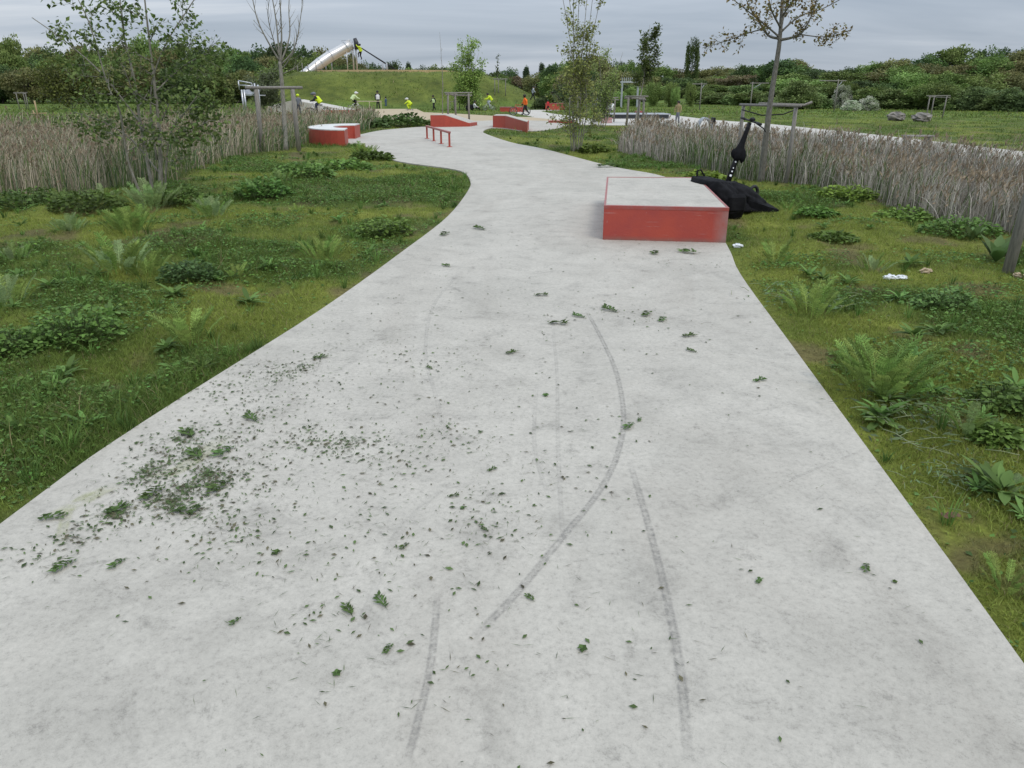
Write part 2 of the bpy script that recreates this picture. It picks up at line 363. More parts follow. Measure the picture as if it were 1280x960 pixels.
# ================================================================== THE GROUND
def g_color(x, y):
    """colour of the turf: patches of yellow-green short grass, dark clover, bare soil"""
    a = fbm(x * 0.55 + 9, y * 0.55, 21, 5); b = fbm(x * 1.7, y * 1.7 + 4, 33, 4); c = fbm(x * 3.1, y * 3.1, 57, 3)
    t = sstep((a - 0.44) / 0.16)[..., None]
    col = np.array([0.105, 0.160, 0.034]) * (1 - t) + np.array([0.205, 0.248, 0.050]) * t
    s = (sstep((b - 0.585) / 0.10) * sstep((c - 0.36) / 0.2))[..., None] * 0.7
    return col * (1 - s) + np.array([0.17, 0.135, 0.08]) * s, a, b
def build_ground():
    rad = [0.0]; r = 0.4
    while r < 2600: rad.append(r); r *= 1.022 if r < 140 else 1.12
    rad = np.array(rad[1:]); na = 420
    # finer towards the front, coarser behind the camera
    th = np.concatenate([np.linspace(-50, 50, 300), np.linspace(50, 310, 121)[1:-1]]); th = np.radians(th); na = len(th)
    R_, T_ = np.meshgrid(rad, th, indexing='ij'); x = R_ * np.sin(T_); y = R_ * np.cos(T_)
    z = terrain(x.ravel(), y.ravel()).reshape(x.shape)
    z -= 0.004
    V = np.stack([x, y, z], -1).reshape(-1, 3); V = np.vstack([V, [[0, 0, -0.004]]])
    i = np.arange(len(rad) - 1)[:, None] * na; k = np.arange(na)[None, :]; k2 = (k + 1) % na
    Fq = np.stack([i + k, i + na + k, i + na + k2, i + k2], -1).reshape(-1, 4)[:, ::-1]
    col, a, b = g_color(V[:, 0], V[:, 1])
    d = np.hypot(V[:, 0], V[:, 1]); far = sstep((d - 35) / 40)[:, None]
    meadow = np.array([0.105, 0.165, 0.033]) * (0.45 + 1.1 * fbm(V[:, 0] * .15, V[:, 1] * .4, 91)[:, None])
    on = (V[:, 2] > 0.6)[:, None] * 1.0
    mound = np.array([0.115, 0.150, 0.034]) * (0.5 + 1.0 * fbm(V[:, 0] * .35, V[:, 1] * .35, 77)[:, None])
    col = col * 0.8 * (1 - far) + (meadow * (1 - on) + mound * on) * far
    for bed in (RBED, LBED):
        m = inside(bed, V[:, 0], V[:, 1]); col[m] = np.array([0.075, 0.085, 0.036])
    m = (np.abs(V[:, 0] + 15) < 9) & (np.abs(V[:, 1] - 107) < 7)
    me = npmesh('ground', V, Fq, ground_mat(), col, True)
    tri = bpy.data.objects.new('ground', me); COL.objects.link(tri); meta(tri, 'grassy park ground with mown turf, clover and a low mound', 'ground', kind='structure')
build_ground()

def sheet(name, poly, z, thick, material, label):
    import bmesh
    bm = bmesh.new(); top = [bm.verts.new((p[0], p[1], z)) for p in poly]; f = bm.faces.new(top)
    if f.normal.z < 0: f.normal_flip()
    bm.normal_update()
    if f.normal.z < 0: f.normal_flip()
    ret = bmesh.ops.extrude_face_region(bm, geom=[f]); 
    vs2 = [g for g in ret['geom'] if isinstance(g, bmesh.types.BMVert)]
    for v in top: v.co.z = z - thick
    bmesh.ops.recalc_face_normals(bm, faces=bm.faces[:]); bmesh.ops.triangulate(bm, faces=[q for q in bm.faces if len(q.verts) > 4])
    me = bpy.data.meshes.new(name); bm.to_mesh(me); bm.free(); me.materials.append(material)
    o = link(name, me); return meta(o, label, 'path', kind='structure')
ZP = 0.022
path = sheet('skate_path', PATH, ZP, 0.16, CONC, 'pale concrete skate path curving away across the park')
TANM = mat('tan_gravel', (0.44, 0.355, 0.235), 0.9, color2=(0.36, 0.29, 0.19), vscale=1.3, bump=0.2)
plaza = sheet('gravel_plaza', TAN, ZP - 0.006, 0.12, TANM, 'tan stabilised gravel plaza below the mound')
FARC = mat('far_path_concrete', (0.50, 0.475, 0.43), 0.85, color2=(0.42, 0.39, 0.34), vscale=0.8)
strip = sheet('side_path', STRIP, ZP - 0.011, 0.12, FARC, 'pale path running behind the reed bed')
TOPZ = 4.15
sand_poly = [(-24, 100.0), (-20, 98.3), (-12, 98.4), (-8, 100.5), (-7, 108), (-14, 116), (-23, 112)]
sheet('sand_pit', sand_poly, TOPZ, 0.3, mat('sand', (0.50, 0.37, 0.20), 0.95, var=0.15, vscale=1.0), 'tan sand patch under the slide on top of the mound')

# tyre marks and smears: thin stains on the slab
def stain_mat(name, col, dens, scale):
    m = bpy.data.materials.new(name); m.use_nodes = True; nt = m.node_tree; N = nt.nodes; L = nt.links
    b = N['Principled BSDF']; b.inputs['Base Color'].default_value = (*col, 1); b.inputs['Roughness'].default_value = 0.8
    uv = N.new('ShaderNodeAttribute'); uv.attribute_name = 'tint'
    tc = N.new('ShaderNodeTexCoord')
    n = N.new('ShaderNodeTexNoise'); n.inputs['Scale'].default_value = scale; n.inputs['Detail'].default_value = 6; n.inputs['Roughness'].default_value = 0.75; L.new(tc.outputs['Object'], n.inputs['Vector'])
    mr = N.new('ShaderNodeMapRange'); mr.inputs['From Min'].default_value = 0.35; mr.inputs['From Max'].default_value = 0.7; mr.inputs['To Max'].default_value = dens; L.new(n.outputs['Fac'], mr.inputs[0])
    mu = N.new('ShaderNodeMath'); mu.operation = 'MULTIPLY'; L.new(mr.outputs[0], mu.inputs[0]); L.new(uv.outputs['Fac'], mu.inputs[1])
    L.new(mu.outputs[0], b.inputs['Alpha']); return m
def ribbon(name, pts, w, material, z, n=10):
    P = smooth_poly(pts, n); V = []; A = []
    for i, p in enumerate(P):
        a = Vector(P[max(i - 1, 0)]); b = Vector(P[min(i + 1, len(P) - 1)]); d = (b - a).normalized(); s = Vector((-d.y, d.x))
        e = min(1, i / 6, (len(P) - 1 - i) / 6)
        for k, al in ((-1, 0.0), (-.55, 1), (-.1, .6), (.1, .6), (.55, 1), (1, 0.0)): q = Vector(p) + s * w * .5 * k; V.append((q.x, q.y, z)); A.append((al * e,) * 3)
    Fq = [(i * 6 + k, i * 6 + k + 1, (i + 1) * 6 + k + 1, (i + 1) * 6 + k) for i in range(len(P) - 1) for k in range(5)]
    me = npmesh(name, V, Fq, material); a = me.attributes.new('tint', 'FLOAT_COLOR', 'POINT'); t = np.ones((len(V), 4), np.float32); t[:, :3] = A; a.data.foreach_set('color', t.ravel())
    return link(name, me, path)
SKID = stain_mat('skid_rubber', (0.15, 0.147, 0.145), 0.5, 45); FAINT = stain_mat('faint_rubber', (0.2, 0.195, 0.19), 0.20, 20)
GRIME = stain_mat('grime', (0.22, 0.205, 0.18), 0.12, 9); SAP = stain_mat('leaf_sap', (0.40, 0.42, 0.20), 0.5, 9)
zz = ZP + 0.001
for pts, w, m_ in (([(733, 392), (752, 428), (770, 470), (779, 520), (774, 565), (752, 615), (700, 682), (640, 755), (588, 808)], .055, SKID),
                   ([(690, 405), (696, 470), (697, 545), (700, 620), (704, 690)], .04, FAINT),
                   ([(548, 742), (540, 830), (524, 905), (508, 965)], .045, SKID),
                   ([(786, 580), (812, 670), (834, 760), (850, 850), (860, 965)], .055, SKID),
                   ([(585, 335), (545, 380), (532, 440), (545, 500), (560, 560)], .05, FAINT),
                   ([(560, 610), (500, 670), (470, 740), (445, 810)], .06, FAINT),
                   ([(930, 640), (1000, 600), (1100, 560)], .03, FAINT), ([(690, 640), (668, 560), (672, 480)], .04, FAINT)):
    zz += 0.00012; ribbon('tyre_mark', PX(pts), w * .66, m_, zz)
for pts, w in (([(40, 800), (150, 740), (270, 700), (400, 690)], .30), ([(180, 900), (300, 850), (450, 840), (640, 860)], .22), ([(660, 420), (760, 400), (900, 420), (980, 470)], .35), ([(740, 320), (690, 305), (650, 260)], .5), ([(860, 520), (950, 540), (1050, 600)], .3), ([(0, 960), (260, 800), (350, 760)], .18), ([(500, 560), (560, 520), (640, 470)], .3)):
    zz += 0.00012; ribbon('grime_stain', PX(pts), w, GRIME, zz)
for pts, w in (([(60, 655), (110, 630), (150, 610)], .09), ([(180, 608), (230, 590), (290, 545)], .10), ([(75, 690), (90, 640), (120, 620)], .05)):
    zz += 0.00012; ribbon('sap_stain', PX(pts), w, SAP, zz)

# ================================================================== GRASS, CLOVER, CLIPPINGS
def frustum_pts(n, r0, r1, pw, margin=4):
    """points in the field seen from the path, denser close by"""
    u = RNG.random(n); r = (r0 ** pw + u * (r1 ** pw - r0 ** pw)) ** (1 / pw)
    a = np.radians(RNG.uniform(-43 - margin, 43 + margin, n)); return r * np.sin(a), r * np.cos(a)
def build_grass():
    Vs, Fs, Ts = [], [], []; off = 0
    for n, r0, r1, hmul, wd, seg in ((520000, 1.6, 6.0, 1.0, 0.0036, 1), (420000, 6.0, 13.0, 1.1, 0.0065, 0), (330000, 13, 27, 1.25, 0.013, 0), (150000, 27, 62, 1.5, 0.034, 0), (90000, 62, 125, 2.6, 0.09, 0)):
        x, y = frustum_pts(n, r0, r1, 1.15)
        k = ~paved(x, y) & ~inside(RBED, x, y); x, y = x[k], y[k]
        e = edist(PATH, x, y)
        col, a, b = g_color(x, y); nn = len(x)
        lush = sstep((0.50 - a) / 0.14)
        thin = (sstep((b - 0.60) / 0.1)) * 0.75 + (1 - sstep(e / 0.12)) * 0.55
        k = RNG.random(nn) > thin; x, y, e, col, lush = x[k], y[k], e[k], col[k], lush[k]; nn = len(x)
        z = terrain(x, y) - 0.015
        h = (0.020 + 0.026 * RNG.random(nn) + 0.085 * lush * RNG.random(nn) ** 1.5) * hmul * (0.65 + 0.35 * sstep(e / 0.35))
        h *= np.where(RNG.random(nn) < 0.02, 2.2, 1.0)
        az = RNG.uniform(0, 2 * np.pi, nn); s = np.stack([np.cos(az), np.sin(az), 0 * az], 1); la = RNG.uniform(0, 2 * np.pi, nn)
        ld = np.stack([np.cos(la), np.sin(la), 0 * la], 1) * (h * RNG.uniform(0.2, 1.3, nn))[:, None]
        P = np.stack([x, y, z], 1); w = wd * RNG.uniform(0.6, 1.3, nn)[:, None]; up = np.stack([0 * h, 0 * h, h], 1)
        t = col * RNG.uniform(0.65, 1.45, (nn, 1)); dry = RNG.random(nn) < 0.07; t[dry] = np.array([0.26, 0.22, 0.11]) * RNG.uniform(.6, 1.2, (dry.sum(), 1))
        if seg:
            m = P + ld * .3 + up * .6
            V = np.stack([P - s * w * .5, P + s * w * .5, m + s * w * .4, m - s * w * .4, P + ld + up], 1).reshape(-1, 3)
            i = np.arange(nn)[:, None] * 5; Fc = np.concatenate([i + [[0, 1, 2]], i + [[0, 2, 3]], i + [[3, 2, 4]]], 0); t = np.repeat(t, 5, 0)
        else:
            V = np.stack([P - s * w * .5, P + s * w * .5, P + ld + up], 1).reshape(-1, 3); i = np.arange(nn)[:, None] * 3; Fc = i + [[0, 1, 2]]; t = np.repeat(t, 3, 0)
        Vs.append(V); Fs.append(Fc + off); Ts.append(t); off += len(V)
    x, y = frustum_pts(5200, 1.8, 30, 1.1); k = ~paved(x, y) & ~inside(RBED, x, y) & ~inside(LBED, x, y) & (edist(PATH, x, y) > .04); x, y = x[k], y[k]       # taller tufts
    a = g_color(x, y)[1]; k = RNG.random(len(x)) < .12 + .75 * sstep((.53 - a) / .1); x, y = x[k], y[k]; m_ = 22; nn = len(x) * m_
    hh = np.repeat(RNG.uniform(.06, .17, len(x)), m_) * RNG.uniform(.5, 1, nn); az = RNG.uniform(0, 6.283, nn); sp_ = RNG.uniform(0, .03, nn); X = np.repeat(x, m_) + sp_ * np.cos(az); Y_ = np.repeat(y, m_) + sp_ * np.sin(az)
    P = np.stack([X, Y_, np.repeat(terrain(x, y), m_) - .01], 1); ld = np.stack([np.cos(az), np.sin(az), 0 * az], 1) * (hh * RNG.uniform(.2, 1.0, nn))[:, None]; up = np.stack([0 * hh, 0 * hh, hh], 1); s_ = np.stack([-np.sin(az), np.cos(az), 0 * az], 1); w = (.0045 * np.maximum(1, np.hypot(X, Y_) / 7))[:, None]; md = P + ld * .35 + up * .65
    V = np.stack([P - s_ * w * .5, P + s_ * w * .5, md + s_ * w * .4, md - s_ * w * .4, P + ld + up], 1).reshape(-1, 3); i = np.arange(nn)[:, None] * 5
    tc_ = np.repeat(np.array([[.085, .155, .034]]) * RNG.uniform(.6, 1.6, (len(x), 1)), m_, 0) * RNG.uniform(.75, 1.3, (nn, 1)); Vs.append(V); Fs.append(np.concatenate([i + [[0, 1, 2]], i + [[0, 2, 3]], i + [[3, 2, 4]]], 0) + off); Ts.append(np.repeat(tc_, 5, 0))
    me = npmesh('grass', np.concatenate(Vs), np.concatenate(Fs), GRASSM, np.concatenate(Ts))
    meta(link('grass', me), 'short mown grass covering the verges on both sides of the path', 'grass', kind='stuff')
build_grass()
def build_clover():
    x, y = frustum_pts(420000, 1.6, 22, 1.0)
    k = ~paved(x, y) & ~inside(RBED, x, y) & ~inside(LBED, x, y); x, y = x[k], y[k]
    a = g_color(x, y)[1]; e = edist(PATH, x, y)
    dens = np.maximum(sstep((0.50 - a) / 0.09), .8 * sstep((fbm(x * 1.3 + 30, y * 1.3, 12, 4) - .56) / .07)) * sstep((e - 0.02) / 0.2)
    k = RNG.random(len(x)) < dens * 0.9 + 0.02; x, y, a, e = x[k], y[k], a[k], e[k]; n = len(x)
    lush = np.maximum(sstep((0.49 - a) / 0.12), .35)
    z = terrain(x, y) + (0.015 + 0.055 * lush * RNG.random(n)) * sstep(e / 0.4)
    az = RNG.uniform(0, 2 * np.pi, n); D = np.stack([np.cos(az), np.sin(az), RNG.uniform(-.35, .4, n)], 1)
    Nn = np.stack([RNG.normal(0, .35, n), RNG.normal(0, .35, n), np.ones(n)], 1)
    d = np.hypot(x, y); L_ = RNG.uniform(0.013, 0.034, n) * (1 + 0.045 * np.maximum(d - 4, 0)); 
    V, Fc = leaf_arrays(np.stack([x, y, z], 1), D, Nn, L_, L_ * RNG.uniform(.5, .9, n))
    t = np.array([0.086, 0.152, 0.036]) * RNG.uniform(0.5, 2.0, (n, 1)) * (1 + RNG.normal(0, .08, (n, 3)))
    me = npmesh('clover', V, Fc, CARPET, np.repeat(t, 4, 0))
    meta(link('clover', me), 'dark green clover patches spread through the mown turf', 'clover', kind='stuff')
build_clover()

def build_clippings():
    pxs = []
    for cx, cy, sx, sy, n, ang in ((300, 560, 120, 55, 1700, -.45), (265, 565, 45, 22, 900, -.5), (240, 610, 60, 22, 700, -.45), (330, 500, 70, 30, 900, -.3), (400, 600, 110, 80, 900, 0), (480, 640, 110, 90, 700, 0), (560, 520, 130, 110, 800, 0), (640, 420, 150, 60, 500, 0), (600, 300, 60, 25, 260, 0), (560, 720, 220, 110, 200, 0), (850, 320, 60, 10, 240, .05), (780, 390, 60, 10, 120, .1), (900, 600, 200, 170, 150, 0), (745, 209, 25, 2, 90, .1), (540, 205, 40, 5, 160, .1), (110, 655, 70, 14, 250, -.4), *[(cx_, cy_, sx_, 5.5, 150, -.42) for cx_, cy_, sx_ in ((268, 567, 22), (298, 552, 18), (236, 606, 24), (306, 592, 20), (355, 470, 20), (420, 560, 16), (330, 610, 14), (212, 634, 12), (330, 522, 14), (250, 545, 12), (282, 603, 12), (205, 620, 14), (236, 550, 10), (312, 505, 16), (185, 590, 12), (150, 640, 10), (395, 448, 14), (260, 590, 10))], (600, 700, 330, 190, 160, 0)):
        n = int(n * (1.7 if n >= 700 else 1.1)); a = RNG.normal(0, sx, n); b = RNG.normal(0, sy, n)
        pxs.append(np.stack([cx + a * math.cos(ang) - b * math.sin(ang), cy + a * math.sin(ang) + b * math.cos(ang)], 1))
    q = np.concatenate(pxs); q = q[(q[:, 1] > 195)]
    X = (q[:, 0] - 640) / F; Y = (480 - q[:, 1]) / F; t = (ZP - H) / (-SP + Y * CP); x = X * t; y = (CP + Y * SP) * t
    k = inside(PATH, x, y); x, y = x[k], y[k]; n = len(x)
    cl = fbm(x * 3.0, y * 3.0, 44); k = RNG.random(n) < 0.22 + 1.2 * sstep((cl - .48) / .2); x, y = x[k], y[k]; n = len(x)
    az = RNG.uniform(0, 2 * np.pi, n); D = np.stack([np.cos(az), np.sin(az), RNG.uniform(0, .04, n)], 1)
    Nn = np.stack([RNG.normal(0, .08, n), RNG.normal(0, .08, n), np.ones(n)], 1)
    stem = RNG.random(n) < 0.5
    L_ = np.where(stem, RNG.uniform(.012, .045, n), RNG.uniform(.008, .030, n) * np.where(RNG.random(n) < .12, 1.25, 1)) * (1 + .03 * np.maximum(y - 4, 0)); W = np.where(stem, RNG.uniform(.0012, .0025, n), L_ * RNG.uniform(.22, .55, n))
    V, Fc = leaf_arrays(np.stack([x, y, np.full(n, ZP + 0.0042)], 1), D, Nn, L_, W)
    t = np.array([0.090, 0.135, 0.048]) * RNG.uniform(.45, 1.5, (n, 1)); br = RNG.random(n) < .3; t[br] = np.array([0.13, 0.12, 0.07]) * RNG.uniform(.5, 1.3, (br.sum(), 1))
    me = npmesh('grass_clippings', V, Fc, CARPET, np.repeat(t, 4, 0)); meta(link('grass_clippings', me), 'chopped green clippings strewn over the concrete path', 'clippings', kind='stuff')
build_clippings()

# larger sprigs lying on the slab, each one its own object
def sprig_mesh(kind, seed):
    r = np.random.default_rng(seed); P, D, L_, W = [], [], [], []
    if kind == 'leaf':
        n = 5; 
        for k in range(n): P.append((0, 0, .004)); a = k / n * 6.28; D.append((math.cos(a), math.sin(a), r.uniform(-.05, .25))); L_.append(.028); W.append(.026)
    else:
        m = r.integers(5, 10)
        for k in range(m):
            u = k / m; x = u * .09
            for s in (-1, 1): P.append((x, r.normal(0, .003), .004 + r.random() * .006)); a = s * r.uniform(.4, 1.1); D.append((math.cos(a), math.sin(a), r.uniform(0, .3))); L_.append(r.uniform(.02, .045)); W.append(r.uniform(.010, .018))
        P.append((-.03, 0, .003)); D.append((1, 0, 0)); L_.append(.12); W.append(.004)
    P = np.array(P); n = len(P); Nn = np.stack([r.normal(0, .3, n), r.normal(0, .3, n), np.ones(n)], 1)
    V, Fc = leaf_arrays(P, np.array(D, float), Nn, L_, W, .2); t = np.array([0.075, 0.125, 0.036]) * r.uniform(.6, 1.5, (n, 1))
    return npmesh('leaf_sprig', V, Fc, LEAF, np.repeat(t, 4, 0))
SPR = [sprig_mesh('sprig', i) for i in range(6)]; LF = [sprig_mesh('leaf', 40 + i) for i in range(3)]
special = {(345, 692): 'flat round dark green leaf among scattered clippings', (421, 843): 'single heart shaped dark leaf lying alone on concrete', (728, 812): 'torn green leaf scrap right of the curved tyre mark end', (682, 495): 'bright green leaf bunch beside the straight faint tyre mark'}
for i, (px, py, s, kind) in enumerate([(685, 405, 1.5, 's'), (770, 391, 1.7, 's'), (812, 391, 1.4, 's'), (632, 443, .9, 's'), (682, 495, .8, 'l'), (790, 530, .9, 's'), (345, 692, .75, 'l'), (482, 760, .75, 's'), (421, 843, .6, 'l'), (728, 812, .65, 'l'), (440, 770, .7, 's'), (510, 680, .5, 's'), (578, 636, .5, 'l'), (605, 288, 2.2, 's'), (95, 700, 1.0, 's'), (50, 648, 1.0, 's'), (667, 752, .45, 's'), (1083, 706, .6, 's'), (943, 478, .9, 's'), (540, 462, .6, 's'), (830, 398, 1.2, 's'), (852, 421, 1.1, 's'), (562, 334, 1.2, 's'), (300, 773, .45, 's'), (610, 590, .5, 's'), (870, 441, .8, 's'), (490, 806, .5, 's'), (390, 449, 1.0, 's'), (250, 575, 1.3, 's'), (285, 603, 1.2, 's'), (215, 640, 1.1, 's'), (320, 528, 1.2, 's'), (205, 610, 1.3, 's'), (130, 642, 1.0, 's'), (240, 548, 1.3, 's'), (290, 560, 1.2, 's'), (668, 370, 1.2, 's'), (730, 398, 1.2, 's'), (560, 292, 2, 's'), (945, 730, .4, 's'), (1118, 728, .4, 'l'), (155, 700, .7, 's'), (560, 622, .5, 's'), (610, 665, .4, 's'), (800, 523, .5, 's'), (745, 209, 5, 's'), (870, 318, 2.2, 's'), (820, 315, 1.8, 's')]):
    x, y = gr(px, py, ZP); o = link('leaf_sprig', (LF[i % 3] if kind == 'l' else SPR[i % 6]), None, (x, y, ZP + 0.002)); o.rotation_euler = (0, 0, i * 2.1 if i % 3 else .2 * (i % 5)); o.scale = (s,) * 3
    if (px, py) in special: meta(o, special[(px, py)], 'leaf', 'green sprigs dropped on the path')
    else: meta(o, 'crushed green leaf sprig lying on the pale concrete', 'leaf sprig', 'green sprigs dropped on the path')

# ================================================================== REEDS
def build_reeds(bed, n, label, tans, greens, gfrac, h0, h1, tall, name='reeds', drop=0.0):
    bx = [p[0] for p in bed]; by = [p[1] for p in bed]
    x = RNG.uniform(min(bx), max(bx), n * 6); y = RNG.uniform(min(by), max(by), n * 6)
    d = np.hypot(x, y); vis = (np.abs(np.degrees(np.arctan2(x, y))) < 47) & inside(bed, x, y) & (RNG.random(len(x)) < np.clip(14 / d, 0, 1) ** 1.3)
    e = edist(bed, x, y); vis &= RNG.random(len(x)) < 0.45 + 0.55 * sstep(e / .5)
    x, y, e = x[vis][:n], y[vis][:n], e[vis][:n]; n = len(x); d = np.hypot(x, y); z = terrain(x, y) - .02
    g = gfrac(x, y); isg = RNG.random(n) < g
    patch = .82 + .36 * fbm(x * .6, y * .6, 66)
    h = RNG.uniform(h0, h1, n) * patch * (.55 + .45 * sstep(e / .5)); tl = RNG.random(n) < tall; h[tl] *= RNG.uniform(1.1, 1.3, tl.sum())
    h *= 1 - (drop > .25) * .15 * sstep((x - 4.5) / 2); h *= 1 - drop * sstep((e - .7) / 1.6); lean = np.stack([RNG.normal(.06, .17, n), RNG.normal(0, .17, n), 0 * x], 1) * h[:, None]; fl = RNG.random(n) < .14; lean[fl] *= 3.2; h[fl] *= .7
    w = (np.where(isg, .010, .0075) * RNG.uniform(.6, 1.3, n) * np.maximum(1, d / 14))[:, None]
    az = RNG.uniform(-.9, .9, n); s = np.stack([np.cos(az), np.sin(az), 0 * az], 1); P = np.stack([x, y, z], 1); up = np.stack([0 * h, 0 * h, h], 1)
    m1 = P + lean * .25 + up * .45; m2 = P + lean * .6 + up * .78
    V = np.stack([P - s * w * .5, P + s * w * .5, m1 - s * w * .5, m1 + s * w * .5, m2 - s * w * .4, m2 + s * w * .4, P + lean * 1.25 + up], 1).reshape(-1, 3)
    i = np.arange(n)[:, None] * 7; Fc = np.concatenate([i + [[0, 1, 3]], i + [[0, 3, 2]], i + [[2, 3, 5]], i + [[2, 5, 4]], i + [[4, 5, 6]]], 0)
    tn = np.array(tans); gn = np.array(greens)
    t = tn[RNG.integers(0, len(tn), n)] * RNG.uniform(.55, 1.3, (n, 1)); t[isg] = gn[RNG.integers(0, len(gn), isg.sum())] * RNG.uniform(.6, 1.4, (isg.sum(), 1))
    T = np.repeat(t, 7, 0)
    # feathery seed heads on some dry stems
    hd = np.where((~isg) & (RNG.random(n) < .16))[0]; tip = P[hd] + lean[hd] * 1.2 + up[hd] * .97
    A = []; 
    for k in range(5):
        D = np.stack([RNG.normal(.25, .35, len(hd)), RNG.normal(0, .35, len(hd)), RNG.uniform(.4, 1.1, len(hd))], 1)
        q = leaf_arrays(tip - np.array([0, 0, .02 * k]), D, rnd_dirs(len(hd)), RNG.uniform(.05, .12, len(hd)), RNG.uniform(.015, .03, len(hd)) * np.maximum(1, d[hd] / 18)); A.append(q)
    off = len(V); Vs = [V]; Fs = [Fc]; Ts = [T]
    for v, f in A: Vs.append(v); Fs.append(f + off); off += len(v); Ts.append(np.repeat(np.array([[.30, .235, .16]]) * RNG.uniform(.6, 1.2, (len(hd), 1)), 4, 0))
    me = npmesh(name, np.concatenate(Vs), np.concatenate(Fs), REEDM, np.concatenate(Ts)); meta(link(name, me), label, 'reeds', kind='stuff')
build_reeds(RBED, 52000, 'grey brown dry reed bed behind the staked tree and scooter', [(.47, .435, .375), (.39, .36, .31), (.58, .53, .46), (.30, .275, .235)], [(.12, .17, .055), (.09, .14, .05)],
            lambda x, y: .10 + .45 * sstep((.50 - fbm(x * .25, y * .25, 8)) / .12) * sstep((7.5 - x) / 3.5), .70, .98, .04, drop=.50)
build_reeds(LBED, 52000, 'green and straw coloured reed bed around the multi-stemmed tree', [(.43, .37, .275), (.36, .31, .23), (.53, .46, .35)], [(.115, .17, .06), (.09, .145, .075), (.14, .20, .065)],
            lambda x, y: .28 + .5 * sstep((x + 8.2) / 2.0), .74, 1.06, .06, drop=.15)

# ================================================================== SKATE OBSTACLES
def manual_pad():
    h = .385; A = gr(753, 302); B = gr(907, 306); 
    Cc = gr(872, 223.5, h); D = gr(758.5, 223, h)
    A, B, Cc, D = (Vector(p) for p in (A, B, Cc, D)); base = A
    t = thing('manual_pad', (A.x, A.y, ZP), 'low red painted box with pale concrete top on the path', 'skate box')
    L = [p - base for p in (A, B, Cc, D)]; c = sum(L, Vector((0, 0))) / 4
    ins = lambda k: [p + (c - p).normalized() * k for p in L]
    z0 = -.06
    MB().prism([(p.x, p.y) for p in ins(.004)], z0, h - .032).build('body', SCUFF, t)
    MB().prism([(p.x, p.y) for p in ins(.05)], h - .06, h - .002).build('top_slab', CONC, t)
    o_, n_ = L, ins(.058)
    for i in range(4):
        j = (i + 1) % 4; MB().prism([(o_[i].x, o_[i].y), (o_[j].x, o_[j].y), (n_[j].x, n_[j].y), (n_[i].x, n_[i].y)], h - .034, h + .002).build('edge_trim', TRIM, t)
    return t
def scuff_mat():
    m = mat('scuffed_red_paint', (0.39, 0.058, 0.034), 0.5, color2=(0.31, 0.045, 0.036), vscale=2.2, bump=.12, bscale=35); nt = m.node_tree; N = nt.nodes; L = nt.links; b = N['Principled BSDF']; src = b.inputs['Base Color'].links[0].from_socket; tc = N.new('ShaderNodeTexCoord')
    for sc, rot, s_, lo, hi, col in (((1.0, 1.0, 14.0), .1, 3.0, .60, .72, (.42, .24, .22)), ((2.0, 2.0, 2.0), 0, 4.0, .62, .78, (.25, .10, .09)), ((12, 12, 3), .7, 2.0, .66, .74, (.45, .33, .31))):
        mp = N.new('ShaderNodeMapping'); mp.inputs['Scale'].default_value = sc; mp.inputs['Rotation'].default_value = (0, rot, 0); L.new(tc.outputs['Object'], mp.inputs[0]); n = N.new('ShaderNodeTexNoise'); n.inputs['Scale'].default_value = s_; n.inputs['Detail'].default_value = 8; n.inputs['Roughness'].default_value = .7; L.new(mp.outputs[0], n.inputs['Vector'])
        r_ = N.new('ShaderNodeMapRange'); r_.inputs['From Min'].default_value = lo; r_.inputs['From Max'].default_value = hi; r_.inputs['To Max'].default_value = .7; L.new(n.outputs['Fac'], r_.inputs[0]); x = N.new('ShaderNodeMix'); x.data_type = 'RGBA'; L.new(r_.outputs[0], x.inputs[0]); L.new(src, x.inputs[6]); x.inputs[7].default_value = (*col, 1); src = x.outputs[2]
    sp = N.new('ShaderNodeSeparateXYZ'); L.new(tc.outputs['Object'], sp.inputs[0]); nn_ = N.new('ShaderNodeTexNoise'); nn_.inputs['Scale'].default_value = 9; nn_.inputs['Detail'].default_value = 7; L.new(tc.outputs['Object'], nn_.inputs['Vector'])
    for sock, a0, a1, col in ((sp.outputs['X'], 1.20, 1.36, (.30, .19, .18)), (sp.outputs['Z'], .055, -.02, (.16, .12, .10))):     # rubbed right corner, darker brown towards the foot
        q = N.new('ShaderNodeMapRange'); q.inputs['From Min'].default_value = a0; q.inputs['From Max'].default_value = a1; L.new(sock, q.inputs[0]); mu = N.new('ShaderNodeMath'); mu.operation = 'MULTIPLY'; L.new(q.outputs[0], mu.inputs[0]); L.new(nn_.outputs['Fac'], mu.inputs[1]); m2 = N.new('ShaderNodeMath'); m2.operation = 'MULTIPLY'; m2.use_clamp = True; L.new(mu.outputs[0], m2.inputs[0]); m2.inputs[1].default_value = 1.5; x = N.new('ShaderNodeMix'); x.data_type = 'RGBA'; L.new(m2.outputs[0], x.inputs[0]); L.new(src, x.inputs[6]); x.inputs[7].default_value = (*col, 1); src = x.outputs[2]
    L.new(src, b.inputs['Base Color']); return m
SCUFF = scuff_mat()
TRIM = mat('worn_red_steel', (0.35, 0.062, 0.05), 0.4, .2, color2=(0.30, 0.11, 0.10), vscale=7)
pad = manual_pad()

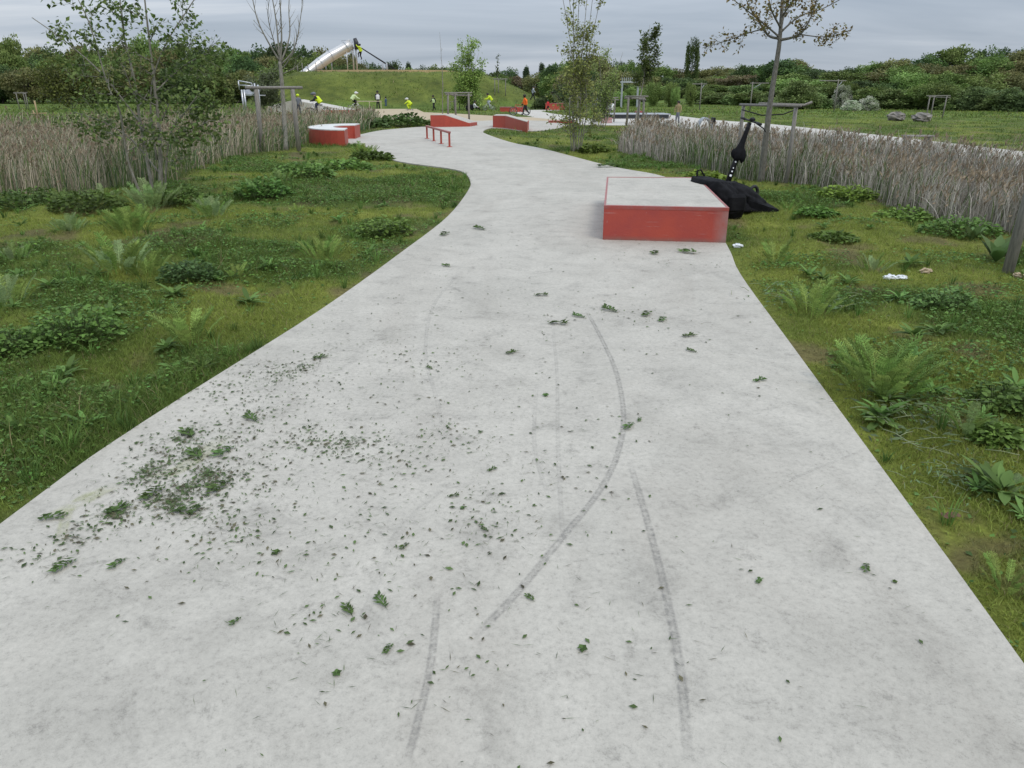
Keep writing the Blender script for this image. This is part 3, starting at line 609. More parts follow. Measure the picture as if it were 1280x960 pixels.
rail_px = [(534, 174), (542, 177), (552, 180.5), (562, 184.5)]
rx = [gr(534, 174), gr(562, 184.5)]
R0 = Vector((*rx[0], ZP)); R1 = Vector((*rx[1], ZP)); rl = thing('grind_rail', R0, 'low red grind rail with four posts on the path', 'grind rail')
dv = R1 - R0
for k in range(4):
    p = dv * (k / 3); MB().box((p.x, p.y, .20), (.06, .06, .40), bev=.005).build('post', RED, rl)
    MB().box((p.x, p.y, .006), (.16, .16, .012)).build('foot_plate', RED, rl)
a = math.atan2(dv.y, dv.x); M_ = Matrix.Translation((dv.x / 2, dv.y / 2, .43)) @ Matrix.Rotation(a, 4, 'Z'); MB().box(None, (dv.length + .12, .08, .06), M=M_, bev=.006).build('top_bar', TRIM, rl)

def kicker(name, front, heights, back, label, cat='ramp', topm=CONC):
    f = [Vector(p) for p in front]; b = Vector(back); o = f[0]; poly = [p - o for p in f] + [p - o + b for p in f[::-1]]; hz = list(heights) + list(heights)[::-1]
    t = thing(name, (o.x, o.y, ZP), label, cat); n = len(f)
    MB().prism(poly, -.05, [q - .02 for q in hz]).build('body', RED, t)
    c = sum(poly, Vector((0, 0))) / len(poly); ins = [p + (c - p).normalized() * .05 for p in poly]
    m = MB()
    for i in range(n - 1):
        a_, b_, c_, d_ = ins[i], ins[i + 1], ins[2 * n - 2 - i], ins[2 * n - 1 - i]; H_ = (hz[i], hz[i + 1], hz[i + 1], hz[i]); m.prism([a_, b_, c_, d_], [q - .05 for q in H_], H_)
    m.build('ramp_surface', topm, t); return t
kicker('kicker_ramp', [(-4.0, 39.4), (-3.3, 39.4), (-2.1, 39.9)], [.56, .56, .17], (.3, 1.6), 'red wedge ramp dropping away from its bare staked sapling')
kicker('kicker_ramp', [(-.93, 38.9), (-.32, 38.1), (.66, 34.7)], [.55, .56, .40], (.12, 2.2), 'red bent ramp with pale top at the tip of the grass')
def c_bench():
    cx, cy = -5.75, 28.0; t = thing('curved_bench', (cx, cy, 0), 'red C shaped concrete bench block with white top beside path', 'bench')
    n = 22; out = []; inn = []
    for i in range(n + 1):
        a = math.radians(78 + (282 - 78) * i / n); oy = 2.6 * math.sin(a); iy = 1.25 * math.sin(a); out.append((1.35 * math.cos(a) - .13 * oy, oy)); inn.append((.55 * math.cos(a) - .13 * iy + .05, iy))
    out[-1] = (.42, -2.6); inn[-1] = (.25, -1.25)
    m, w = MB(), MB()
    for i in range(n):
        q = [out[i], out[i + 1], inn[i + 1], inn[i]]; z0, z1 = -.1, .47
        vs_ = [(p[0], p[1], z) for z in (z0, z1) for p in q]; fs = [(0, 1, 5, 4), (2, 3, 7, 6)]
        if i == 0: fs.append((3, 0, 4, 7))
        if i == n - 1: fs.append((1, 2, 6, 5))
        m.add(vs_, fs)
        vs_ = [(p[0], p[1], z) for z in (z1, z1 + .03) for p in q]; w.add(vs_, [(4, 5, 6, 7), (0, 1, 5, 4), (2, 3, 7, 6)] + ([(3, 0, 4, 7)] if i == 0 else []) + ([(1, 2, 6, 5)] if i == n - 1 else []))
    m.build('bench_body', RED, t); w.build('bench_top', mat('white_concrete', (.62, .61, .59), .7, var=.12, vscale=3), t)
c_bench()
# low red blocks and ramps of the plaza further back
kicker('low_ramp', [(gr(408, 143)[0], 62.0), (gr(441, 143)[0], 62.0)], [.33, .33], (0, 4), 'low red fronted kerb block before the white bank')
bk = thing('bank_ramp', (-17.0, 67, ZP), 'pale concrete bank sloping down beside the cyclist', 'ramp')
MB().prism([(-1.2, 0), (4.3, 0), (4.3, 4), (-1.2, 4)], -.05, [1.02, .03, .03, 1.02]).build('bank_body', FARC, bk)
MB().prism([(-3.4, .4), (-1.2, .4), (-1.2, 3.6), (-3.4, 3.6)], -.05, [.5, 1.0, 1.0, .5]).build('bank_back', FARC, bk)
def block(name, px0, px1, ybase, hpx, depth, label, m=RED, cat='skate block'):
    x0, y0 = gr(px0, ybase, ZP); x1 = gr(px1, ybase, ZP)[0]; h = hpx * y0 / F; t = thing(name, ((x0 + x1) / 2, y0, ZP), label, cat)
    MB().box((0, depth / 2, h / 2 - .02), (x1 - x0, depth, h + .04 - .05), bev=.01).build('body', m, t); MB().box((0, depth / 2, h - .005), (x1 - x0 + .06, depth + .06, .05), bev=.01).build('top_slab', m if m is not RED else TRIM, t); return t
block('skate_block', 625, 655, 139.8, 5, 1.2, 'long low red block behind the orange vested cyclist')
block('skate_block', 682, 706, 137.2, 7, 1.0, 'red wall block behind the child in red')
block('skate_block', 753, 765, 153.6, 5, .6, 'small red and white block below the dark platform', mat('faded_red', (.5, .10, .09), .6, color2=(.6, .5, .47), vscale=2.5))
block('skate_block', 795, 803, 146, 6, .6, 'small red block beside the dark platform end')
block('skate_kerb', 686, 718, 153.4, 2, .5, 'thin red kerb edging the pale path fork')
DARKC = mat('dark_deck', (.05, .055, .06), .6, var=.3)
dk = thing('low_platform', (*gr(755, 148, ZP), ZP), 'dark low platform with grey deck on the far plaza', 'platform')
MB().prism([(0, 0), (4.2, -.2), (4.2, 2.2), (0, 2.4)], 0, .22).build('base', DARKC, dk); MB().prism([(-.1, -.1), (4.3, -.3), (4.3, 2.3), (-.1, 2.5)], .224, .29).build('deck', GREYP, dk)

# ================================================================== TREE STAKES
def stake_frame(pA, pB, h, label, third=True, r=.045, name='tree_stake_frame', group='timber tree stake frames', drop=.0, m=WOOD, over=.22):
    A, B = Vector(pA), Vector(pB); c = (A + B) / 2; zb = tz(c.x, c.y)
    t = thing(name, (c.x, c.y, zb), label, 'tree stakes', group); d = (B - A).normalized(); nrm = Vector((-d.y, d.x)); w = (B - A).length
    pts = [A - c, B - c] + ([nrm * w * .45] if third else [])
    rd = random.Random(int(c.x * 100)); 
    for i, p in enumerate(pts):
        k = (rd.uniform(-.04, .04), rd.uniform(-.04, .04)); MB().tube([(p.x + k[0], p.y + k[1], -.15), (p.x + k[0] * .4, p.y, h * .5), (p.x, p.y, h)], [r, r * .98, r * .95], 10, smooth=True).build('post', m, t)
    def rail(a, b, z):
        e = (b - a).normalized(); a2, b2 = a - e * over, b + e * over
        MB().tube([(a2.x, a2.y, z), (b2.x, b2.y, z + .01)], [r * .68, r * .64], 8).build('crossbar', m, t)
    rail(pts[0], pts[1], h + r * .5 + drop)
    if third: rail(pts[0], pts[2], h - r * 1.0); rail(pts[1], pts[2], h - r * 1.9 )
    return t
stake_frame(gr(329, 190), gr(373, 188), 1.72, 'grey timber stake frame round the bare tree in reeds', third=False, r=.065, over=.3)
G = stake_frame(gr(921, 216), gr(983, 229), 1.42, 'grey timber stake frame above the parked scooter', third=False, r=.038, over=.16)
MB().tube([(-.05, .45, 1.47), (.85, .42, 1.44), (1.0, .42, 1.50)], [.026, .026, .024], 8).build('crossbar', WOOD, G); MB().tube([(-.45, .2, 1.36), (-.1, .02, 1.26), (.3, -.02, 1.28), (.5, -.15, 1.37)], .012, 6).build('tree_tie', RUBBER, G)
stake_frame((-3.95, 50), (-2.7, 50.5), 1.55, 'timber stake frame behind the left red wedge ramp', r=.06)
stake_frame((-5.6, 78), (-4.2, 78.5), 1.6, 'timber stake frame under the light green young tree')
stake_frame((-1.9, 90), (-.7, 90.5), 1.7, 'timber stake frame on the mound foot behind the riders')
stake_frame((5.0, 46), (5.9, 46.4), 1.30, 'timber stake frame beside the leaning pale trunk')
stake_frame(gr(784, 157), gr(803, 157.5), 1.38, 'timber stake frame round the dark leaved young tree', r=.06)
stake_frame(aty(1157, 150, 52)[:2], aty(1178, 150, 52)[:2], 1.35, 'timber stake frame in the meadow beside the boulders', r=.04)
stake_frame(aty(712, 140, 62)[:2], aty(722, 140, 62)[:2], 1.2, 'small timber stake frame behind the slender tree clump')
stake_frame(aty(22, 126, 82)[:2], aty(34, 127, 82)[:2], 1.6, 'grey stake frame on the lawn before the left wood')
stake_frame((gr(1264, 346)[0], gr(1264, 346)[1]), (gr(1264, 346)[0] + 1.15, gr(1264, 346)[1] + .55), 1.6, 'thick grey timber stake beside broad leaved dock plant', r=.05, third=False)
ws = thing('marker_stakes', (*gr(48, 148), tz(*gr(48, 148))), 'fresh pale timber marker stakes with low crossbar on lawn', 'stakes')
MB().tube([(0, 0, -.1), (-.02, 0, 1.15)], .05, 8).build('post', NEWWOOD, ws); MB().tube([(-.25, .3, -.1), (-.45, .3, .55)], .04, 8).build('post', NEWWOOD, ws); MB().tube([(-.6, .25, .33), (.5, .25, .36)], .035, 8).build('crossbar', NEWWOOD, ws)

# ================================================================== TREES
class Tree:
    def __init__(s, seed): s.mb = MB(); s.tw = []; s.rd = random.Random(seed); s.np = np.random.default_rng(seed)
    def branch(s, p, d, L, r, lvl, maxl, up=.15, wob=.22, nch=(3, 6), ratio=.55, ang=(25, 60), t0=.25):
        rd = s.rd; n = max(3, int(5 - lvl * .5)); pts = [Vector(p)]; rr = [r]; d = Vector(d).normalized()
        for i in range(n):
            d = (d + Vector((rd.gauss(0, wob), rd.gauss(0, wob), rd.gauss(0, wob) * .7 + up)) * .5).normalized(); pts.append(pts[-1] + d * (L / n)); rr.append(max(r * (1 - .75 * (i + 1) / n), .0022))
        s.mb.tube(pts, rr, 7 if lvl < 1 else 5 if lvl < 2 else 4, cap=False); s.kids(pts, rr, L, lvl, maxl, up, wob, nch, ratio, ang, t0)
    def kids(s, pts, rr, L, lvl, maxl, up, wob, nch, ratio, ang, t0):
        rd = s.rd
        if lvl >= maxl:
            for i in range(len(pts) - 1):
                for k in range(3): s.tw.append((pts[i].lerp(pts[i + 1], rd.random()), (pts[i + 1] - pts[i]).normalized()))
            return
        for k in range(rd.randint(*nch)):
            t = t0 + (1 - t0) * (k + rd.random()) / nch[1]; t = min(t, .97); f = t * (len(pts) - 1); i = int(f); q = pts[i].lerp(pts[i + 1], f - i); ax = (pts[i + 1] - pts[i]).normalized()
            a = math.radians(rd.uniform(*ang)); o = ax.orthogonal().normalized(); o = Quaternion(ax, rd.uniform(0, 6.283)) @ o
            s.branch(q, ax * math.cos(a) + o * math.sin(a), L * ratio * rd.uniform(.6, 1.15) * (1 - .35 * t), max(rr[i] * .55, .0025), lvl + 1, maxl, up, wob, nch, ratio, ang, .2)
    def stem(s, pts, r0, r1, n=10):
        P = [Vector(p) for p in pts]; out = []
        for i in range(len(P) - 1):
            p0, p1, p2, p3 = P[max(i - 1, 0)], P[i], P[i + 1], P[min(i + 2, len(P) - 1)]
            for k in range(4):
                t = k / 4; out.append(.5 * ((2 * p1) + (p2 - p0) * t + (2 * p0 - 5 * p1 + 4 * p2 - p3) * t * t + (3 * p1 - p0 - 3 * p2 + p3) * t ** 3))
        out.append(P[-1]); m = len(out); rr = [r0 + (r1 - r0) * (i / (m - 1)) ** .8 for i in range(m)]; rr[0] *= 1.25
        s.mb.tube(out, rr, n); return out, rr
    def leaves(s, per, size, cols, spread=.05, droop=-.2, wr=.6):
        if not s.tw: return None
        P, D = [], []
        for p, d in s.tw:
            for k in range(per if isinstance(per, int) else (1 if s.rd.random() < per else 0)):
                P.append(p + Vector((s.rd.gauss(0, spread), s.rd.gauss(0, spread), s.rd.gauss(0, spread)))); D.append(d * .5 + Vector((s.rd.gauss(0, .8), s.rd.gauss(0, .8), s.rd.gauss(droop, .6))))
        n = len(P); P = np.array(P); D = np.array(D); r = s.np; Nn = r.normal(0, .7, (n, 3)); Nn[:, 2] += 1; Ls = r.uniform(.6, 1.3, n) * size
        V, Fc = leaf_arrays(P, D, Nn, Ls, Ls * wr); c = np.array(cols); t = c[r.integers(0, len(c), n)] * r.uniform(.6, 1.4, (n, 1)); return V, Fc, np.repeat(t, 4, 0)
    def finish(s, name, loc, label, bark, lv, cat='tree', group=None):
        t = thing(name, loc, label, cat, group); L = Vector(loc); s.mb.v = [tuple(Vector(v) - L) for v in s.mb.v]
        s.mb.build('trunk', bark, t)
        if lv: V, Fc, T = lv; link('crown', npmesh('crown', V - np.array(loc), Fc, LEAF, T), t)
        return t
def pixstem(pts, Y, bend=0.0, rd=None, base=None):
    out = [aty(px, py, Y + bend * i / max(len(pts) - 1, 1)) for i, (px, py) in enumerate(pts)]
    if base is not None: out[0] = Vector(base)
    return out

# multi-stemmed tree in the left reeds
Y = 12.9; bx, by = gr(195, 245); b0 = Vector((bx, by, tz(bx, by) - .05)); T = Tree(3)
stems = [([(200, 243), (200, 175), (193, 105), (188, 62), (181, 0), (176, -60)], 0.0, .040), ([(190, 243), (175, 150), (168, 100), (156, 50), (150, 0), (146, -50)], .5, .030), ([(178, 240), (160, 200), (150, 140), (135, 107), (113, 33), (98, 0)], -.4, .024), ([(203, 243), (212, 170), (232, 140), (246, 120)], -.5, .018), ([(196, 200), (188, 120), (205, 60), (236, 10), (262, -30)], .3, .018), ([(198, 215), (165, 175), (128, 152), (92, 140)], .5, .014), ([(180, 160), (130, 95), (82, 52), (40, 22)], .2, .016), ([(200, 185), (232, 168), (262, 150)], -.3, .012), ([(194, 115), (230, 82), (262, 66)], .4, .013)]
for i, (px, bend, r) in enumerate(stems):
    pts, rr = T.stem(pixstem(px, Y, bend, base=b0 + Vector(((px[0][0] - 195) / F * Y, (i % 2) * .06, 0)) if i < 4 else None), r, .006)
    T.kids(pts, rr, 1.35, 0, 2, .08, .24, (6, 9), .5, (40, 80), .2)
T.finish('young_tree', tuple(b0), 'leafy multi-stemmed young tree rising from the left reeds', PALEBARK, T.leaves(.75, .078, [(.125, .165, .05), (.09, .135, .04), (.14, .18, .055)], .07), group=None)

# bare tree with stake frame
Y = 24.5; bx, by = gr(357, 186); b0 = Vector((bx, by, tz(bx, by) - .05)); T = Tree(5)
pts, rr = T.stem(pixstem([(357, 188), (355, 140), (352, 100), (350, 77)], Y, base=b0), .075, .05)
for px, bend, r in (([(350, 78), (348, 55), (345, 25), (338, -20), (335, -70)], .3, .035), ([(350, 80), (352, 50), (351, 20), (349, -30), (350, -90)], -.3, .035), ([(349, 75), (335, 52), (322, 25), (314, -10), (306, -50)], -.2, .03), ([(351, 78), (362, 45), (361, 10), (364, -40)], .6, .03), ([(352, 80), (368, 60), (376, 20), (380, -20)], 0, .026), ([(354, 85), (365, 68), (374, 40)], -.5, .018), ([(354, 92), (366, 86), (372, 82)], .3, .012), ([(350, 72), (342, 50), (335, 20), (338, -10)], -.6, .022)):
    pts, rr = T.stem(pixstem(px, Y, bend), r, .006, 7); T.kids(pts, rr, 1.0, 0, 1, .25, .12, (7, 10), .5, (20, 45), .3)
T.finish('bare_tree', tuple(b0), 'bare grey young tree with upswept branches tied in stakes', PALEBARK, T.leaves(.06, .05, [(.09, .11, .03)], .03))

# right staked tree with bronze buds
Y = 15.1; bx, by = gr(951, 226); b0 = Vector((bx, by, tz(bx, by) - .05)); T = Tree(8)
pts, rr = T.stem(pixstem([(949, 228), (957, 175), (964, 120), (972, 70), (975, 45), (978, 0), (981, -70)], Y, base=b0), .066, .024)
for px, bend, r in (([(974, 48), (960, 44), (948, 25), (935, 5), (925, -30)], .5, .028), ([(975, 50), (990, 47), (1003, 40), (1018, 10), (1030, -40)], -.5, .03), ([(974, 46), (955, 30), (930, 10), (905, -10)], -.3, .02), ([(950, 37), (930, 43), (905, 52), (878, 60)], .2, .012), ([(976, 40), (1000, 20), (1030, 10), (1070, -12)], .3, .02), ([(1000, 43), (1025, 46), (1045, 44), (1066, 36)], -.3, .012), ([(977, 30), (985, 0), (1000, -60)], .6, .022), ([(976, 35), (962, 5), (955, -60)], -.6, .022), ([(978, 20), (995, -5), (1010, -30)], -.8, .016)):
    pts, rr = T.stem(pixstem(px, Y, bend), r, .005, 7); T.kids(pts, rr, .55, 0, 1, .12, .25, (6, 9), .55, (30, 65), .2)
for i in range(7): pass
T.finish('young_tree', tuple(b0), 'staked young tree with bronze buds above the scooter', BARK, T.leaves(2, .066, [(.17, .13, .045), (.15, .155, .045), (.20, .145, .05)], .045))

def pole_tree(name, px, py, top, Y, halfw, label, cols, seed, nst=1, bark=PALEBARK, size=.08, per=2, t0=.25, ang=(20, 45), leanpx=0, crown0=.25, dens=(10, 14), r=.04, base=None, group=None, ml=2, blen=1.5, up=.22):
    x, y = base if base else (aty(px, py, Y).x, Y); z = tz(x, y); b0 = Vector((x, y, z - .05)); T = Tree(seed); zt = aty(px, top, Y).z; rd = T.rd; hw = halfw * Y / F
    for k in range(nst):
        off = (k - (nst - 1) / 2) / max(nst - 1, 1) * 2 if nst > 1 else 0
        tip = Vector((x + off * hw * .7 + leanpx * Y / F, y + rd.uniform(-.5, .5) * hw, zt * (1 - .12 * abs(off)) + z * 0)); mid = b0.lerp(tip, .5) + Vector((rd.uniform(-.1, .1) - off * hw * .15, 0, 0))
        pts, rr = T.stem([b0 + Vector((off * .12, rd.uniform(-.1, .1), 0)), b0.lerp(mid, .5) + Vector((off * hw * .15, 0, 0)), mid, tip], r * (1 if nst == 1 else .7), .006, 7)
        T.kids(pts, rr, hw * blen, 0, ml, up, .22, dens, .55, ang, crown0)
    return T.finish(name, tuple(b0), label, bark, T.leaves(per, size, cols, hw * .08), group=group)
pole_tree('slender_tree', 720, 190, -75, 22.8, 40, 'tall slender multi-stemmed tree with small yellow green leaves', [(.26, .30, .09), (.22, .27, .08), (.30, .33, .11)], 21, 7, size=.085, per=.45, crown0=.10, dens=(9, 12), r=.026, blen=1.45, ang=(25, 60))
pole_tree('slender_tree', 752, 146, 62, 40, 26, 'pale leaning slender tree behind the tall yellow green clump', [(.25, .31, .10), (.21, .27, .085)], 22, 4, size=.10, per=.5, crown0=.12, leanpx=14, dens=(10, 13), r=.045, ang=(25, 60))
pole_tree('young_tree', 794, 157, 30, 43, 20, 'dark leaved young tree leaning in its timber stake frame', [(.10, .15, .04), (.08, .12, .034), (.13, .17, .05)], 23, 1, size=.14, per=.7, crown0=.50, leanpx=12, dens=(16, 20), r=.07, ang=(25, 60), blen=2.4, up=.18, base=(6.6, 43), ml=2)
pole_tree('young_tree', 585, 138, 53, 78, 21, 'light green young tree in front of the grassy mound', [(.24, .31, .08), (.20, .27, .07)], 24, 4, size=.20, per=.6, crown0=.06, dens=(15, 18), r=.07, ang=(40, 80), blen=1.9, up=.08)
pole_tree('bare_tree', 553, 146, 40, 50.2, 13, 'thin bare sapling rising behind the left red wedge', [(.12, .11, .05)], 25, 1, size=.05, per=.15, crown0=.35, dens=(12, 16), r=.04, ang=(12, 28), ml=1)
pole_tree('sapling', 622, 96, 70, 108, 6, 'small pale green sapling on the mound ridge', [(.09, .12, .045)], 26, 1, size=.25, per=1, crown0=.2, dens=(8, 10), r=.05, ml=1)
pole_tree('sapling', 335, 128, 92, 62, 28, 'grey green bushy sapling behind the bare staked tree', [(.20, .235, .14), (.16, .20, .10)], 27, 5, size=.16, per=1, crown0=.15, dens=(9, 12), r=.03)
pole_tree('young_tree', 88, 130, 72, 85, 40, 'yellow green young tree on the lawn before the left wood', [(.16, .19, .05), (.13, .165, .045)], 28, 4, size=.26, per=1, crown0=.12, ang=(40, 80), up=.1, dens=(10, 13), r=.06)
pole_tree('young_tree', 275, 122, 78, 85, 22, 'olive young tree standing beside the climbing frame', [(.14, .165, .05), (.11, .14, .042)], 29, 3, size=.24, per=1, crown0=.12, ang=(40, 80), up=.1, dens=(10, 13), r=.06)
pole_tree('sapling', 688, 128, 96, 80, 7, 'narrow bright green sapling beside the mound slope', [(.10, .14, .03)], 30, 1, size=.22, per=2, crown0=.1, dens=(12, 14), r=.04, ml=1)

# ---- woods: crown meshes shared by copies
def crown_mesh(seed, kind, cols, n_cl=70, per=75, leaf=.34):
    r = np.random.default_rng(seed); C = []
    for k in range(n_cl):
        u = r.random(); 
        if kind == 'round': d = r.normal(size=3); d /= np.linalg.norm(d); q = d * (.62 + .38 * r.random()) * np.array([.5, .5, .44]); q[2] += .54
        elif kind == 'tall': z = .08 + .9 * u; w = .5 * math.sin(math.pi * min(1, .18 + .82 * (1 - z)) ** .8) ** .7; a = r.uniform(0, 6.28); q = np.array([math.cos(a) * w * r.uniform(.5, 1), math.sin(a) * w * r.uniform(.5, 1), z])
        elif kind == 'cone': z = .08 + .9 * u ** 1.3; w = .5 * (1 - z) + .03; a = r.uniform(0, 6.28); q = np.array([math.cos(a) * w * r.uniform(.6, 1), math.sin(a) * w * r.uniform(.6, 1), z])
        else: d = r.normal(size=3); d[2] = abs(d[2]); d /= np.linalg.norm(d); q = d * (.65 + .35 * r.random()) * np.array([.5, .5, .9]); q[2] += .05
        C.append((q, r.uniform(.09, .17)))
    P, D, T, Ls = [], [], [], []; c = np.array(cols)
    for q, s in C:
        n = per; d = r.normal(size=(n, 3)); d /= np.linalg.norm(d, axis=1, keepdims=True); rad = r.random((n, 1)) ** .45
        P.append(q + d * rad * s * np.array([1, 1, .8 if kind != 'tall' else 1.1])); D.append(d + r.normal(0, .5, (n, 3)) + np.array([0, 0, .1]))
        T.append(np.repeat((c[r.integers(0, len(c))] * r.uniform(.72, 1.28))[None], n, 0) * r.uniform(.8, 1.2, (n, 1))); Ls.append(r.uniform(.6, 1.3, n))
    P = np.concatenate(P); D = np.concatenate(D); T = np.concatenate(T); Ls = np.concatenate(Ls) * leaf
    P[:, 2] = np.maximum(P[:, 2], .02); V, Fc = leaf_arrays(P, D, r.normal(size=P.shape), Ls, Ls * .75)
    return npmesh('crown', V, Fc, CROWN, np.repeat(T, 4, 0))
def trunk_mesh(seed, kind):
    T = Tree(seed); p, rr = T.stem([(0, 0, -.05), (.01, .01, .25), (-.01, 0, .5), (0, 0, .85)], .022, .006, 7)
    for k in range(6):
        a = k * 1.05; z = .25 + .07 * k; T.mb.tube([(0, 0, z), (math.cos(a) * .14, math.sin(a) * .14, z + .13), (math.cos(a) * .28, math.sin(a) * .28, z + .2)], [.009, .006, .003], 5)
    return T.mb.mesh('trunk', DARKBARK)
KINDS = {
    'dark': ('round', [(.036, .056, .019), (.046, .070, .021), (.030, .048, .018)]), 'mid': ('round', [(.064, .092, .025), (.053, .080, .022), (.078, .102, .030)]),
    'olive': ('round', [(.082, .084, .032), (.065, .070, .030), (.092, .090, .036)]), 'light': ('tall', [(.098, .136, .040), (.082, .118, .034)]),
    'shrub': ('dome', [(.072, .100, .033), (.058, .086, .027), (.086, .112, .04)]), 'dshrub': ('dome', [(.042, .060, .024), (.055, .075, .028)]), 'pale': ('dome', [(.24, .26, .20), (.14, .17, .10), (.19, .21, .15)]),
    'pine': ('cone', [(.026, .042, .022), (.034, .05, .024)]), 'poplar': ('tall', [(.034, .054, .016), (.045, .066, .020)]), 'brown': ('round', [(.10, .082, .045), (.08, .066, .038), (.075, .075, .034)])}
CRM = {k: [crown_mesh(100 + i * 31 + j, v[0], [tuple(min(q * 2.3, .55) for q in c_) for c_ in v[1]], 85, 95, .046 if v[0] != 'dome' else .055) for j in range(3 if k in ('dark', 'mid') else 2)] for i, (k, v) in enumerate(KINDS.items())}
TRK = [trunk_mesh(300 + i, 'x') for i in range(3)]
wrd = random.Random(99); TREECOUNT = [0]
def wood_tree(kind, x, y, h, w, label, name='woodland_tree', group=None, cat='tree'):
    z = tz(x, y); t = thing(name, (x, y, z), label, cat, group, wrd.uniform(0, 6.28)); i = TREECOUNT[0]; TREECOUNT[0] += 1
    t.scale = (w, w, h); link('trunk', TRK[i % 3], t); link('crown', CRM[kind][i % len(CRM[kind])], t); return t
def px_tree(kind, px, ytop, Y, wpx, label, name='woodland_tree', group=None, cat='tree', zb=None):
    p = aty(px, ytop, Y); x = p.x; z = tz(x, Y); return wood_tree(kind, x, Y, max(p.z - z, .8), wpx * Y / F, label, name, group, cat)
SKY = [(-400, 46), (0, 50), (60, 56), (120, 52), (200, 50), (260, 55), (330, 55), (380, 57), (410, 61), (440, 68), (460, 75), (480, 82), (500, 77), (520, 80), (560, 80), (600, 88), (640, 86), (680, 80), (700, 77), (740, 69), (760, 72), (790, 78), (830, 84), (870, 86), (900, 83), (930, 81), (960, 79), (1000, 77), (1040, 80), (1080, 76), (1100, 74), (1130, 68), (1150, 61), (1170, 57), (1200, 62), (1240, 50), (1280, 53), (1700, 45)]
def skyline(px): return float(np.interp(px, [a for a, b in SKY], [b for a, b in SKY]))
GL = 'trees of the wood behind the mound'; GR_ = 'trees of the wooded hillside'; GC = 'distant trees along the horizon'
LAB = {'dark': 'dark green rounded tree', 'mid': 'mid green rounded tree', 'olive': 'olive tinted rounded tree', 'brown': 'brownish budding tree', 'pine': 'dark pointed conifer', 'light': 'light green upright tree', 'shrub': 'bushy green shrub', 'dshrub': 'dark green dense shrub'}
# left wood: three rows
for row, (Y, dpx, kinds, f) in enumerate(((150, 30, ['dark', 'mid', 'dark', 'olive'], 1.0), (138, 34, ['dark', 'dark', 'mid', 'olive'], .80), (127, 42, ['mid', 'dark', 'olive', 'dshrub'], .50))):
    px = -170 + row * 9
    while px < 455:
        k = kinds[wrd.randrange(4)]; yt = 116 - (116 - skyline(px)) * f * wrd.uniform(.90, 1.04)
        px_tree(k, px, yt, Y + wrd.uniform(-5, 5), dpx * wrd.uniform(1.25, 1.7), ('tall ', '', 'low ')[row] + LAB[k] + (' in the back row of the wood left of the mound', ' within the wood left of the mound', ' along the front edge of the wood left of the mound')[row], group=GL); px += dpx * wrd.uniform(.75, 1.1)
# far middle: behind mound and out to the poplar
for row, (Y, dpx, kinds, f) in enumerate(((215, 20, ['dark', 'pine', 'dark', 'mid'], 1.0), (200, 24, ['dark', 'mid', 'olive', 'brown'], .72))):
    px = 440 + row * 9
    while px < 705:
        k = kinds[wrd.randrange(4)]; yt = 116 - (116 - skyline(px)) * f * wrd.uniform(.88, 1.06)
        px_tree(k, px, yt, Y + wrd.uniform(-6, 6), dpx * wrd.uniform(1.2, 1.7) * (.7 if k == 'pine' else 1), LAB[k] + (' on the skyline beyond the mound', ' in front of the distant skyline trees beyond the mound')[row], group=GC); px += dpx * wrd.uniform(.75, 1.1)
for row, (Y, dpx, kinds, f) in enumerate(((175, 23, ['dark', 'mid', 'olive', 'mid'], 1.0), (155, 26, ['olive', 'mid', 'brown', 'dark'], .66), (138, 24, ['mid', 'dshrub', 'dark', 'shrub'], .32))):
    px = 690 + row * 8
    while px < 1010:
        k = kinds[wrd.randrange(4)]; yt = 118 - (118 - skyline(px)) * f * wrd.uniform(.90, 1.06)
        px_tree(k, px, yt, Y + wrd.uniform(-6, 6), dpx * wrd.uniform(1.25, 1.8), LAB[k] + (' on the skyline beside the columnar poplar', ' within the wood below the columnar poplar', ' along the front edge of the wood below the poplar')[row], group=GC); px += dpx * wrd.uniform(.75, 1.1)
for row, (Y, dpx, kinds, f) in enumerate(((140, 40, ['dark', 'mid', 'dark', 'olive'], 1.0), (122, 42, ['mid', 'olive', 'mid', 'dark'], .74), (105, 42, ['mid', 'dark', 'light', 'olive'], .46), (90, 40, ['shrub', 'mid', 'dshrub', 'shrub'], .20))):
    px = 975 + row * 13
    while px < 1440:
        k = kinds[wrd.randrange(4)]; yt = 122 - (122 - skyline(px)) * f * wrd.uniform(.84, 1.08)
        px_tree(k, px, yt, Y + wrd.uniform(-5, 5), dpx * wrd.uniform(1.05, 1.5), LAB[k] + (' on the skyline of the wooded hillside', ' on the upper slope of the wooded hillside', ' on the middle slope of the wooded hillside', ' at the foot of the wooded hillside')[row], group=GR_); px += dpx * wrd.uniform(.75, 1.1)
px = 880
while px < 1420:                                         # hedge of shrubs along the meadow edge
    Y = float(np.interp(px, [880, 1000, 1280, 1420], [112, 92, 72, 66])); k = wrd.choice(['shrub', 'dshrub', 'shrub', 'mid'])
    px_tree(k, px, wrd.uniform(100, 116), Y, wrd.uniform(34, 58), LAB[k] + ' in the hedge along the meadow edge', 'hedge_shrub', 'shrubs along the meadow edge', 'shrub'); px += wrd.uniform(18, 30)
px_tree('poplar', 868, 54, 168, 17, 'tall dark columnar poplar standing above the wood', 'poplar_tree')
